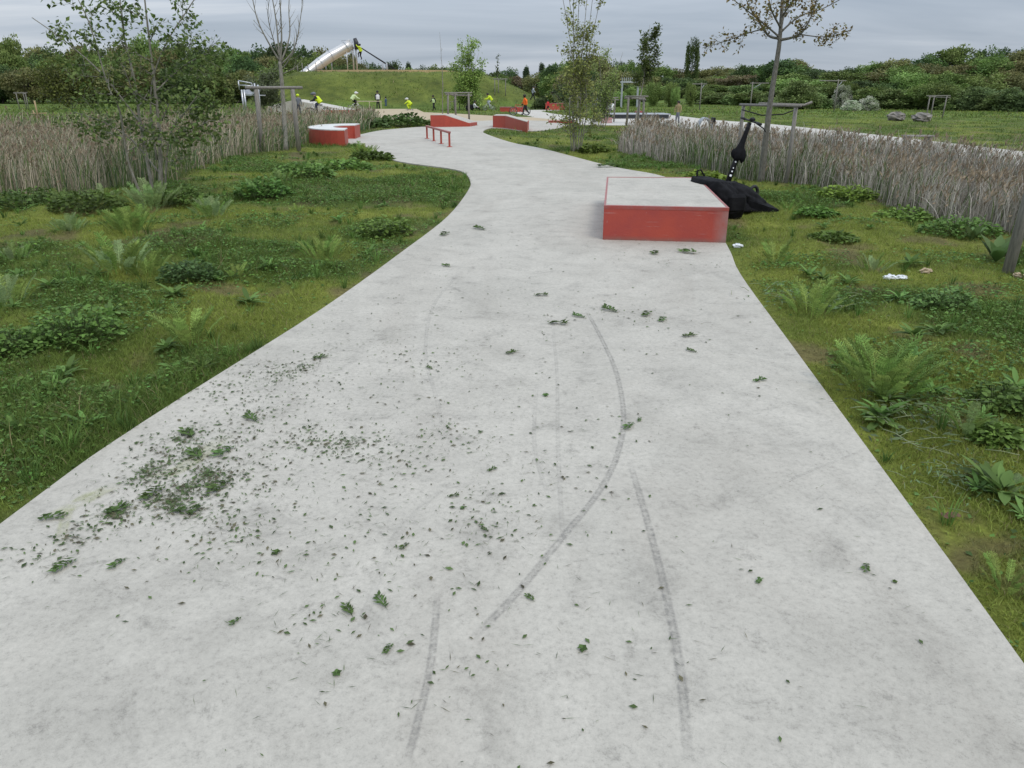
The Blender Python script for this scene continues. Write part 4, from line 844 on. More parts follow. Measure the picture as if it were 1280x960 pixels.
for px, yt, Y, w, lb in ((793, 111, 100, 22, 'round grey green willow bush right of the steel portal'), (818, 104, 98, 18, 'tall egg shaped light green willow bush'), (840, 105, 97, 18, 'light green willow bush touching a smaller one'), (845, 111, 95, 11, 'small light green willow bush before a larger one'), (864, 106, 98, 13, 'narrow light green bush beside a timber tee pole'), (1000, 100, 84, 46, 'broad yellow green bush behind the staked tree'), (772, 116, 96, 24, 'low grey green bush left of the steel portal')):
    px_tree('light' if w < 40 else 'shrub', px, yt, Y, w, lb, 'willow_bush', None, 'bush')
for px, yt, Y, w, lb in ((1066, 124, 74, 20, 'white flowering shrub left of the paler one'), (1086, 121, 75, 24, 'taller white flowering shrub at the meadow edge'), (1054, 104, 86, 22, 'white blossoming bush behind the timber tee pole'), (1172, 108, 82, 34, 'pale grey leaved willow on the hillside foot')):
    px_tree('pale', px, yt, Y, w, lb, 'flowering_shrub', None, 'shrub')
px_tree('dshrub', 682, 118, 82, 30, 'grey green shrub behind the walker in black', 'shrub', None, 'shrub')

# ================================================================== WEEDS
def frond_mesh(seed, col, leaf_w=.17, pairs=13, tall=False):
    """one feathery leaf, 1 unit long, rising along z and arching towards +y"""
    r = np.random.default_rng(seed); V, Fc, T = [], [], []; ph = lambda u: np.array([0, .30 * u ** 2.2, u * (1 - .12 * u)])
    def tri(a, b, c_, t):
        i = len(V); V.extend([a, b, c_]); Fc.append((i, i + 1, i + 2)); T.extend([t] * 3)
    col = np.array(col); k = 6
    for i in range(k):
        a, b = ph(i / k), ph((i + 1) / k); w = .010 * (1 - i / k) + .003; s = np.array([w, 0, 0]); tri(a - s, a + s, b + s, col * 1.25); tri(a - s, b + s, b - s, col * 1.25)
    for j in range(pairs):
        u = .16 + .84 * (j + .5) / pairs; p = ph(u); prof = math.sin(math.pi * min(1, .18 + .80 * (1 - u) + .02)) ** .7 if not tall else (1.1 - u)
        Lf = .17 * max(prof, .25) * r.uniform(.85, 1.15)
        for sd_ in (-1, 1):
            d = np.array([sd_ * math.cos(.55), .10 + .2 * r.random(), math.sin(.55) * r.uniform(.6, 1.2)]); d /= np.linalg.norm(d); q = np.cross(d, [0, 1, .25]); q /= np.linalg.norm(q); t = col * r.uniform(.75, 1.3)
            m = 4; W = Lf * leaf_w * 1.5
            for g in range(m):                            # toothed leaflet
                a = p + d * Lf * g / m; b = p + d * Lf * (g + 1) / m; ww = W * math.sin(math.pi * (.2 + .75 * g / m)) ; tri(a, a + d * Lf * .45 / m + q * ww + np.array([0, .02, 0]), b, t); tri(a, b, a + d * Lf * .45 / m - q * ww + np.array([0, .02, 0]), t * .9)
    a = ph(1.0); tri(a + [-.03, 0, -.05], a + [.03, 0, -.05], a + [0, .04, .07], col)
    return npmesh('frond', np.array(V), np.array(Fc), LEAF, np.array(T))
FR = {'green': [frond_mesh(i, (.17, .255, .06)) for i in range(3)], 'light': [frond_mesh(10 + i, (.28, .37, .095)) for i in range(3)], 'grey': [frond_mesh(20 + i, (.26, .335, .15), .22) for i in range(3)], 'broad': [frond_mesh(30 + i, (.23, .33, .12), .42, 7) for i in range(2)]}
def tansy(px, py, hpx, n, spread, kinds, label, seed, group=None, cat='weed', name='feathery_weed', x=None):
    gx, gy = gr(px, py); z = tz(gx, gy); h = hpx * math.hypot(gy, H) / F; rd = random.Random(seed); t = thing(name, (gx, gy, z - .01), label, cat, group); R_ = spread * h; n = int(n * 1.6)
    for i in range(n):
        a = i * 2.399 + rd.uniform(-.3, .3); rr = R_ * math.sqrt((i + .3) / n); o = link('frond', FR[kinds[i % len(kinds)]][i % len(FR[kinds[i % len(kinds)]])], t, (math.cos(a) * rr * .55, math.sin(a) * rr * .55, 0))
        s = h * rd.uniform(.7, 1.12) * (1.0 - .25 * rr / (R_ + 1e-6)); o.scale = (s, s, s); tilt = .02 + .50 * rr / (R_ + 1e-6) * rd.uniform(.5, 1.1)
        o.rotation_euler = (Matrix.Rotation(a - math.pi / 2, 4, 'Z') @ Matrix.Rotation(-tilt, 4, 'X')).to_euler()
    return t
for a in ((165, 295, 42, 22, 1.0, ['green', 'light', 'green'], 'large feathery weed clump below the left tree'),
          (150, 345, 52, 16, .9, ['grey', 'green', 'light'], 'tall feathery weed with pale drooping fronds and bent stalk'),
          (185, 345, 36, 14, 1.0, ['light', 'green'], 'feathery weed beside a dark leafy mound'),
          (265, 272, 30, 18, 1.1, ['grey', 'green'], 'grey green feathery tuft right of the large clump'),
          (88, 290, 24, 14, 1.2, ['grey', 'broad'], 'pale downy weed tuft left of the large clump'),
          (238, 430, 60, 8, .55, ['light', 'green'], 'upright pair of bright feathery shoots near the path edge'),
          (12, 385, 55, 10, .7, ['grey', 'light'], 'pale feathery weed before the dark leafy carpet'),
          (405, 324, 34, 14, 1.0, ['green', 'light'], 'feathery tuft on the turf near the narrowing path'),
          (296, 348, 24, 6, .7, ['light'], 'small pair of light green shoots behind clover'),
          (20, 328, 30, 10, 1.0, ['grey', 'green'], 'faded feathery tuft in the lawn below the reeds'),
          (320, 246, 26, 18, 1.4, ['broad', 'green'], 'pale broad leaved tuft beside the reeds'),
          (372, 264, 12, 8, 1.2, ['light'], 'tiny light tuft on the open turf'),
          (455, 196, 20, 18, 1.1, ['light', 'green'], 'yellow green bushy weed at the concrete tip by the bench'),
          (190, 260, 40, 16, .9, ['broad', 'grey'], 'pale broad leaved weed at the foot of the left tree'),
          (75, 258, 24, 14, 1.1, ['broad', 'green'], 'leafy weed at the reed edge'),
          (130, 255, 24, 14, 1.1, ['green', 'grey'], 'feathery weed at the reed edge'),
          (400, 215, 18, 14, 1.4, ['broad', 'light'], 'low broad leaved weeds before the curved bench'),
          (350, 228, 18, 14, 1.5, ['broad', 'green'], 'low leafy weeds between stakes and turf'),
          (1100, 490, 78, 26, .95, ['green', 'green', 'light'], 'big feathery fern like weed beside the cut stems'),
          (1015, 388, 56, 12, .75, ['light', 'light', 'green'], 'bright feathery weed standing in wilted cut leaves'),
          (970, 332, 36, 8, .7, ['green', 'light'], 'thin feathery weed close to the red box corner'),
          (1205, 552, 52, 7, .4, ['green', 'broad'], 'narrow upright light green shoot beyond the cut stems'),
          (1252, 625, 34, 8, 1.0, ['grey', 'broad'], 'pale silvery rosette on the right verge'),
          (1260, 735, 44, 9, .9, ['green', 'light'], 'low grassy weed beside the bare soil patch'),
          (1090, 338, 24, 10, 1.3, ['green', 'grey'], 'grey green tuft left of the white litter'),
          (985, 262, 14, 10, 1.6, ['green'], 'small tuft on the turf behind the black bags')):
    tansy(*a, seed=int(a[0] * 7 + a[1]))
def ovate(P, D, Nn, Ls, Wd):
    D = D / np.linalg.norm(D, axis=1, keepdims=True); S = np.cross(D, Nn); S /= (np.linalg.norm(S, axis=1, keepdims=True) + 1e-9); U = np.cross(S, D); Ls = np.asarray(Ls).reshape(-1, 1); Wd = np.asarray(Wd).reshape(-1, 1)
    q = lambda u, w, k: P + D * Ls * u + S * Wd * w + U * Wd * k - np.array([[0, 0, .18]]) * Ls * u * u
    V = np.stack([q(0, 0, 0), q(.3, .46, .14), q(.7, .38, .10), q(1, 0, 0), q(.7, -.38, .10), q(.3, -.46, .14), q(.5, 0, 0)], 1).reshape(-1, 3); n = len(P); i = np.arange(n)[:, None] * 7
    return V, np.concatenate([i + [[0, 1, 6]], i + [[1, 2, 6]], i + [[2, 3, 6]], i + [[3, 4, 6]], i + [[4, 5, 6]], i + [[5, 0, 6]]], 0)
def leafy_mound(px, py, wpx, hpx, label, seed, col=(.042, .085, .026), n=220, leaf=.06, name='leafy_weed'):
    gx, gy = gr(px, py); z = tz(gx, gy); k = math.hypot(gy, H) / F; w = wpx * k; h = hpx * k; r = np.random.default_rng(seed); t = thing(name, (gx, gy, z - .01), label, 'weed')
    a = r.uniform(0, 6.283, n); q = np.sqrt(r.random(n)); sh = np.maximum(1 - q ** 2, 0) ** .5 * (.7 + .5 * vnoise(q * np.cos(a) * 3 + 5, q * np.sin(a) * 3 + 5, seed))
    P = np.stack([q * np.cos(a) * w * .5, q * np.sin(a) * w * .42, sh * h * r.uniform(.35, 1, n)], 1); D = np.stack([np.cos(a) + r.normal(0, .7, n), np.sin(a) + r.normal(0, .7, n), r.uniform(-.2, .8, n)], 1)
    Nn = np.stack([r.normal(0, .4, n), r.normal(0, .4, n), np.ones(n)], 1); Ls = r.uniform(.6, 1.3, n) * leaf
    V, Fc = ovate(P, D, Nn, Ls, Ls * .75); T = np.repeat(np.array(col) * np.array([2.5, 2.1, 1.6]) * r.uniform(.6, 1.5, (n, 1)), 7, 0); link('leaves', npmesh('leaves', V, Fc, LEAF, T), t)
    m = MB()
    for i in range(0, n, 6): p = P[i]; m.tube([(p[0] * .3, p[1] * .3, -.01), (p[0] * .8, p[1] * .8, p[2] * .6), tuple(p)], .003, 4, cap=False)
    m.build('stems', STEMM, t)['kind'] = 'stuff'; return t
def rosettes():
    rd_ = random.Random(31); k_ = 0; r = np.random.default_rng(77); MS = []
    for v in range(4):
        n = 16; a = np.arange(n) * 2.4 + r.normal(0, .2, n); P = np.stack([np.cos(a) * .01, np.sin(a) * .01, r.uniform(.0, .03, n)], 1); el = r.uniform(.1, 1.1, n)
        V, Fc = ovate(P, np.stack([np.cos(a), np.sin(a), el], 1), np.stack([-np.cos(a) * .4, -np.sin(a) * .4, np.ones(n)], 1), r.uniform(.07, .15, n), r.uniform(.025, .045, n)); MS.append(npmesh('small_weed', V, Fc, LEAF, np.repeat(np.array([.115, .195, .05]) * r.uniform(.6, 1.5, (n, 1)), 7, 0)))
    while k_ < 70:
        px, py = (rd_.uniform(0, 560), rd_.uniform(240, 560)) if rd_.random() < .6 else (rd_.uniform(940, 1280), rd_.uniform(250, 760)); x, y = gr(px, py); X, Y_ = np.array([x]), np.array([y])
        if paved(X, Y_)[0] or edist(PATH, X, Y_)[0] < .15 or inside(RBED, X, Y_)[0] or inside(LBED, X, Y_)[0]: continue
        o = link('small_weed', MS[k_ % 4], None, (x, y, tz(x, y))); q = rd_.uniform(.5, 1.25); o.scale = (q, q, q); o.rotation_euler = (0, 0, rd_.uniform(0, 6)); k_ += 1; meta(o, 'small green leaf rosette dotted in the mown turf', 'weed', 'small weeds dotted over the turf')
rosettes()
STEMM = mat('green_stems', (.09, .13, .04), .7)
for i, a in enumerate(((238, 352, 72, 30, 'dark blue green leafy mound in the left lawn', (.036, .082, .034)), (95, 425, 120, 42, 'wide dark leafy carpet near the left path edge', (.046, .092, .028)), (20, 440, 90, 34, 'dark leafy carpet at the left lawn', (.042, .085, .026)), (482, 292, 66, 24, 'leafy mound nearest the inside path bend', (.052, .098, .028)), (330, 246, 66, 22, 'dark leafy mound below the pale broad tuft', (.038, .078, .024)),
                     (30, 258, 90, 24, 'dark leafy growth along the reed edge', (.036, .072, .024)), (110, 262, 90, 24, 'dark leafy growth between the reed edge weeds', (.036, .070, .022)), (225, 255, 70, 20, 'leafy growth right of the left tree foot', (.040, .075, .024)), (430, 212, 70, 16, 'leafy weeds on the turf before the red bench', (.046, .09, .026)), (465, 200, 50, 10, 'dark weeds under the yellow green bush', (.04, .075, .024)),
                     (380, 222, 70, 16, 'leafy weed bank before the timber stakes', (.048, .09, .03)), (1180, 383, 82, 26, 'bluish green leafy mound behind the white litter', (.050, .105, .040)), (1020, 270, 50, 10, 'dark grass mound behind the parked bags', (.04, .08, .022)), (1200, 292, 96, 24, 'dark weeds along the dry reed edge', (.040, .078, .024)), (1130, 270, 70, 16, 'green weeds along the dry reed edge', (.058, .11, .03)), (1250, 508, 90, 34, 'dark leafy carpet on the right verge', (.042, .086, .026)),
                     (1040, 300, 60, 10, 'low dark weeds in the right lawn', (.044, .085, .024)), (1060, 250, 70, 14, 'bright weeds at the reed foot near stakes', (.07, .125, .03)), (880, 226, 50, 12, 'bright weeds behind the black backpack', (.075, .13, .03)), (505, 158, 62, 13, 'dark green vegetation beyond the curved bench', (.036, .070, .026)), (465, 160, 40, 14, 'dark rushes beside the curved bench', (.036, .066, .030)), (1240, 560, 60, 24, 'leafy weeds around the narrow upright shoot', (.05, .095, .026)), (740, 190, 40, 8, 'low green weeds at the slender tree foot', (.055, .10, .028)))):
    leafy_mound(*a[:5], seed=500 + i, col=a[5], n=int(220 + a[2] * 5), leaf=max(.036, .0058 * math.hypot(gr(a[0], a[1])[1], H)))
def dock(px, py, hpx, n, label, seed, name='dock_plant'):
    gx, gy = gr(px, py); z = tz(gx, gy); h = hpx * math.hypot(gy, H) / F; rd = random.Random(seed); t = thing(name, (gx, gy, z), label, 'weed'); P = np.zeros((1, 3)); V, Fc = ovate(P, np.array([[0, .55, .85]]), np.array([[0, -.8, .5]]), [1.0], [.42]); me = npmesh('leaf', V, Fc, LEAF, np.repeat([[.14, .22, .08]], 7, 0), True)
    for i in range(n): o = link('leaf', me, t, (0, 0, 0)); s = h * rd.uniform(.7, 1.15); o.scale = (s * rd.uniform(.8, 1.1), s, s); o.rotation_euler = (rd.uniform(-.3, .25), 0, i * 2.4 + rd.uniform(-.3, .3))
dock(1246, 322, 44, 11, 'broad leaved dock plant at the foot of the timber stake', 3); dock(1215, 300, 26, 8, 'smaller dock plant beside the dry reed edge', 4)
# wilted cut stems on the verge
CUT = MB(); rd = random.Random(4)
cutg = thing('cut_stems', (*gr(1145, 535), tz(*gr(1145, 535))), 'heap of wilted cut stems and leaves below the big weed', 'cut plants'); 
for i in range(34):
    a = rd.uniform(0, 6.28); q = (rd.gauss(0, .16), rd.gauss(0, .22)); l = rd.uniform(.05, .16); CUT.tube([(q[0], q[1], .03), (q[0] + math.cos(a) * l * .5, q[1] + math.sin(a) * l * .5, .034 + rd.random() * .006), (q[0] + math.cos(a) * l, q[1] + math.sin(a) * l, .03)], .0022, 4)
CUT.build('stems', mat('wilted_stems', (.26, .30, .15), .7, var=.3), cutg)['kind'] = 'stuff'
r = np.random.default_rng(9); n = 150; P = np.stack([r.normal(0, .17, n), r.normal(0, .22, n), r.uniform(.02, .07, n)], 1); a = r.uniform(0, 6.28, n); V, Fc = leaf_arrays(P, np.stack([np.cos(a), np.sin(a), r.uniform(-.2, .4, n)], 1), np.stack([r.normal(0, .5, n), r.normal(0, .5, n), np.ones(n)], 1), r.uniform(.03, .08, n), r.uniform(.008, .02, n)); link('leaves', npmesh('leaves', V, Fc, LEAF, np.repeat(np.array([.10, .14, .065]) * r.uniform(.6, 1.6, (n, 1)), 4, 0)), cutg)
k = dup(cutg, (*gr(1003, 378), tz(*gr(1003, 378)) + .01), 1.2, label='wilted cut stems around the bright feathery weed'); k2 = dup(cutg, (*gr(1205, 605), tz(*gr(1205, 605))), 2.5, label='scattered cut stems on the right verge'); k2.scale = (.55, .6, .7)
def oak_leaf():
    t = np.linspace(0, 1, 9); V = [(0, 0, .02)]
    pts = [(x * .11 - .055, (.012 + .022 * abs(math.sin(x * 9.4)) * (1 - .3 * x)) * s, .02 + .012 * abs(s)) for s in (1, -1) for x in (t if s == 1 else t[::-1])]
    m = MB(); m.add([(0, 0, .02)] + pts, [(0, i + 1, (i + 1) % len(pts) + 1) for i in range(len(pts))]); o = m.build('fallen_leaf', mat('russet_leaf', (.16, .075, .04), .7, var=.4), None, (*gr(1186, 652), tz(*gr(1186, 652)) + .01)); o.rotation_euler = (0.1, 0, .2); o.scale = (.7, .7, .7); meta(o, 'russet lobed fallen leaf on the right verge', 'leaf')
oak_leaf()
def litter(px, py, s, label, m, seed):
    mb = MB(); gx, gy = gr(px, py); mb.ball((0, 0, 0), (s, s * .7, s * .45), 12, 8, .38, seed); mb.sm = [False] * len(mb.sm); mb.ball((s * .7, .01, -s * .1), (s * .55, s * .5, s * .3), 10, 6, .45, seed + 1); mb.sm = [False] * len(mb.sm)
    meta(mb.build('litter', m, None, (gx, gy, tz(gx, gy) + s * .35)), label, 'litter')
TISS = mat('crumpled_tissue', (.72, .74, .76), .8, var=.1); litter(922, 309, .05, 'crumpled white plastic beside the red box corner', TISS, 1); litter(1112, 351, .055, 'flat white scrap left of another white scrap', TISS, 2); litter(1126, 352, .045, 'white scrap beside a flat white scrap on grass', TISS, 3); litter(1156, 343, .05, 'tan crumpled scrap behind the bluish leafy mound', mat('tan_scrap', (.42, .33, .22), .8), 4); litter(1272, 350, .05, 'tan scrap at the foot of the timber stake', MATS['tan_scrap'], 5)

# ================================================================== SCOOTER AND BAGS
def scooter():
    base = Vector((*gr(904, 250), 0)); bx, by = 3.38, 12.35; z = tz(bx, by)
    t = thing('electric_scooter', (bx, by, z), 'black electric scooter leaning beside the red box', 'scooter')
    foot = Vector((0, 0, .13)); top = aty(938, 151, by + .25) - Vector((bx, by, z)); ax = (top - foot).normalized()
    P = lambda u: foot.lerp(top, u)
    MB().tube([P(.02), P(.45), P(.97)], [.046, .042, .034], 10).build('steering_column', BLACKP, t)
    w = MB(); w.torus((-.03, -.03, .11), .085, .026, (.35, -.9, 0)); wf = w.build('front_wheel', RUBBER, t); MB().tube([(-.04, -.06, .11), (-.02, 0, .11)], .05, 12).build('hub', GREYP, wf)
    MB().tube([(-.03, -.09, .11), (-.01, -.07, .24), P(.12)], .018, 6).build('fork', BLACKP, t)
    # deck stretches to the right, under the bag
    d = Vector((.36, -.12, 0)); MB().tube([(0, 0, .10), (d.x * .3, d.y * .3, .10), (d.x, d.y, .10)], [.05, .06, .06], 8).build('deck', BLACKP, t)
    w = MB(); w.torus((d.x * 1.15, d.y * 1.15, .11), .085, .026, (.5, -.86, 0)); w.build('rear_wheel', RUBBER, t)
    hb = Vector((.05, -.25, -.03)); hbar = MB().tube([top + hb, top, top - hb * .8], .015, 8).build('handlebar', BLACKP, t)
    MB().tube([top + hb * 1.35, top + hb * .8], .02, 8).build('grip', RUBBER, t); MB().tube([top - hb * 1.2, top - hb * .7], .02, 8).build('grip', RUBBER, t)
    MB().tube([top + hb * .6 + Vector((.03, 0, -.02)), top + hb + Vector((.08, -.02, -.07)), top + hb + Vector((.13, -.03, -.13))], [.012, .009, .006], 6).build('brake_lever', BLACKP, t)
    MB().ball(top + Vector((.02, -.03, .02)), (.05, .05, .035), 10, 6).build('display', BLACKP, t)
    MB().tube([top + Vector((0, 0, -.02)), P(.85) + Vector((-.05, -.05, 0)), P(.6) + Vector((-.04, -.04, 0))], .006, 5).build('brake_cable', RUBBER, t)
    for u, s in ((.10, .026), (.20, .034), (.26, .022), (.31, .018), (.40, .024)):
        q = P(u) + Vector((-.005, -.0475, .012)); MB().box(None, (s, .002, s * .9), M=Matrix.Translation(q) @ Vector((0, 0, 1)).rotation_difference(ax).to_matrix().to_4x4()).build('sticker', WHITEP, t)
    # pouch hanging on the column
    pm = MB(); pts = [P(.90), P(.80), P(.68), P(.56), P(.47), P(.42)]; pm.tube([p + Vector((-.01, -.035, 0)) for p in pts], [.03, .036, .045, .08, .075, .03], 12); pm.ball(P(.52) + Vector((.055, -.05, -.02)), (.055, .05, .11), 10, 8, .08, 3); pm.ball(P(.50) + Vector((-.075, -.05, .035)), (.05, .04, .07), 10, 8, .1, 4)
    pb = meta(pm.build('hanging_bag', BLACKF), 'black cloth bag hung on the scooter column', 'bag'); pb.location = (bx, by, z)
    return t
scooter()
def lump(name, prof, m, label, cat, loc, rz=0, seed=1, nu=56, wr=.05):
    """soft bag: stacked closed outlines, creased"""
    mb = MB(); Z = np.array(prof, float); n = 26; u = np.linspace(0, len(Z) - 1, n); pr = np.stack([np.interp(u, range(len(Z)), Z[:, c]) for c in range(5)], 1); vs_ = []
    for j, (z, rx_, ry_, ox, oy) in enumerate(pr):
        for i in range(nu):
            a = 2 * math.pi * i / nu; c, s = math.cos(a), math.sin(a); p = 2.8; q = (abs(c) ** p + abs(s) ** p) ** (-1 / p)
            cr = 1 - abs(2 * float(fbm(np.array([c * 2.2 + seed + z * 3]), np.array([s * 2.2 + z * 9.0]), seed, 3)[0]) - 1)
            k = 1 + wr * 1.6 * (cr - .75) + .02 * math.sin(7 * a + z * 20); vs_.append((ox + rx_ * q * c * k, oy + ry_ * q * s * k, z + .025 * (cr - .7)))
    fs = [(j * nu + i, j * nu + (i + 1) % nu, (j + 1) * nu + (i + 1) % nu, (j + 1) * nu + i) for j in range(n - 1) for i in range(nu)] + [tuple(range(nu - 1, -1, -1)), tuple(range((n - 1) * nu, n * nu))]
    mb.add(vs_, fs, True); o = thing(name, loc, label, cat, rz=rz); mb.build('bag_body', m, o); return o
bl = (2.93, 10.95); zb = tz(*bl)
bag = lump('backpack', [(-.02, .20, .46, .0, 0), (.10, .24, .54, -.02, 0), (.24, .23, .54, -.05, .02), (.36, .20, .50, -.10, .05), (.43, .16, .44, -.13, .07), (.47, .12, .40, -.15, .08), (.48, .03, .2, -.16, .09)], BLACKF, 'black backpack slumped against the side of the red box', 'backpack', (bl[0], bl[1], zb), rz=.22, seed=2, wr=.10)
MB().box((.17, -.12, .17), (.14, .5, .22), bev=.05).build('front_pocket', BLACKF, bag); MB().box((.0, -.50, .2), (.26, .09, .24), bev=.035).build('side_pocket', BLACKF, bag)
MB().tube([(-.2, .35, .46), (-.17, .42, .55), (-.1, .45, .56), (-.05, .40, .46)], .014, 6).build('top_handle', BLACKF, bag); MB().tube([(.14, -.3, .26), (.19, 0, .34), (.13, .3, .35)], .016, 6).build('strap', BLACKP, bag); MB().tube([(.02, -.45, .30), (.06, -.1, .40), (.02, .35, .44)], .008, 5).build('zip', GREYP, bag)
b2 = (3.40, 11.45); z2 = tz(*b2)
cb = lump('bag', [(-.02, .40, .34, .0, .1), (.09, .37, .34, -.03, .12), (.20, .30, .32, -.08, .14), (.30, .22, .26, -.13, .15), (.36, .10, .14, -.18, .15)], BLACKF, 'black soft bag spread over the grass beside the scooter', 'bag', (b2[0], b2[1], z2), rz=-.1, seed=5, wr=.2)
MB().prism([(.05, -.20), (.34, -.25), (.50, -.20), (.40, .12), (.1, .25)], -.03, [.15, .06, .015, .07, .18]).build('flap', BLACKF, cb)

# ================================================================== PEOPLE
SKINM = [mat('skin', (.42, .26, .18), .6), mat('skin_dark', (.16, .09, .06), .6)]
def cloth(name, c): return mat('cloth_' + name, c, .85, var=.2, vscale=6)
CL = {'yellow': cloth('neon_yellow', (.62, .78, .03)), 'orange': cloth('orange', (.85, .16, .02)), 'black': cloth('black', (.012, .012, .015)), 'navy': cloth('navy', (.02, .025, .05)), 'grey': cloth('grey', (.16, .17, .20)), 'white': cloth('white', (.7, .7, .7)), 'pale': cloth('pale_green', (.55, .68, .35)), 'red': cloth('red', (.5, .02, .03)), 'blue': cloth('blue', (.06, .10, .17)), 'tan': cloth('tan', (.30, .24, .12)), 'lightgrey': cloth('light_grey', (.42, .45, .50))}
HAIR = mat('hair', (.015, .012, .01), .7)
POSES = {  # local: facing +Y, z up, unit height 1
    'stand': dict(pel=(0, 0, .52), chest=(0, .0, .74), neck=(0, .01, .83), head=(0, .02, .93), ls=(-.11, 0, .80), le=(-.15, .01, .63), lh=(-.14, .06, .48), rs=(.11, 0, .80), re=(.15, .01, .63), rh=(.14, .06, .48), lk=(-.06, .02, .28), lf=(-.07, 0, .03), lt=(-.08, .09, .02), rk=(.06, .02, .28), rf=(.07, 0, .03), rt=(.08, .09, .02)),
    'walk': dict(pel=(0, 0, .51), chest=(0, .03, .73), neck=(0, .05, .82), head=(0, .07, .92), ls=(-.11, .03, .79), le=(-.14, -.06, .64), lh=(-.13, -.02, .50), rs=(.11, .03, .79), re=(.14, .10, .64), rh=(.12, .20, .55), lk=(-.06, .10, .29), lf=(-.06, .14, .04), lt=(-.06, .23, .03), rk=(.06, -.04, .28), rf=(.06, -.20, .08), rt=(.06, -.13, .02)),
    'ride': dict(pel=(0, -.14, .60), chest=(0, .02, .79), neck=(0, .09, .86), head=(0, .15, .95), ls=(-.11, .05, .82), le=(-.16, .18, .70), lh=(-.15, .31, .66), rs=(.11, .05, .82), re=(.16, .18, .70), rh=(.15, .31, .66), lk=(-.07, .10, .50), lf=(-.07, .0, .20), lt=(-.07, .09, .17), rk=(.07, .12, .56), rf=(.07, .06, .34), rt=(.07, .15, .32)),
    'crouch': dict(pel=(0, -.16, .34), chest=(0, .02, .50), neck=(0, .08, .57), head=(0, .14, .66), ls=(-.11, .03, .55), le=(-.20, .14, .45), lh=(-.16, .26, .38), rs=(.11, .03, .55), re=(.20, .12, .46), rh=(.22, .22, .40), lk=(-.09, .12, .35), lf=(-.08, -.02, .10), lt=(-.09, .08, .08), rk=(.09, .12, .35), rf=(.08, -.06, .10), rt=(.09, .04, .08)),
    'sit': dict(pel=(0, 0, .12), chest=(0, -.03, .33), neck=(0, 0, .42), head=(0, .03, .52), ls=(-.11, -.02, .39), le=(-.16, .08, .26), lh=(-.09, .20, .24), rs=(.11, -.02, .39), re=(.16, .08, .26), rh=(.09, .20, .24), lk=(-.08, .24, .22), lf=(-.08, .38, .05), lt=(-.08, .46, .05), rk=(.08, .24, .22), rf=(.08, .36, .05), rt=(.08, .44, .05)),
    'climb': dict(pel=(0, -.05, .50), chest=(0, .02, .71), neck=(0, .03, .80), head=(0, .04, .90), ls=(-.11, .02, .78), le=(-.17, .14, .80), lh=(-.14, .24, .93), rs=(.11, .02, .78), re=(.17, .15, .72), rh=(.14, .25, .80), lk=(-.09, .15, .40), lf=(-.08, .10, .18), lt=(-.08, .18, .18), rk=(.07, .04, .28), rf=(.07, -.06, .05), rt=(.07, .04, .04))}
BONES = [('pel', 'chest', 'top'), ('chest', 'neck', 'top'), ('neck', 'head', 'skin'), ('chest', 'ls', 'top'), ('ls', 'le', 'top'), ('le', 'lh', 'top'), ('chest', 'rs', 'top'), ('rs', 're', 'top'), ('re', 'rh', 'top'), ('pel', 'lk', 'bot'), ('lk', 'lf', 'bot'), ('lf', 'lt', 'shoe'), ('pel', 'rk', 'bot'), ('rk', 'rf', 'bot'), ('rf', 'rt', 'shoe')]
RADI = dict(pel=.085, chest=.10, neck=.036, head=.066, ls=.05, rs=.05, le=.034, re=.034, lh=.024, rh=.024, lk=.050, rk=.050, lf=.032, rf=.032, lt=.024, rt=.024)
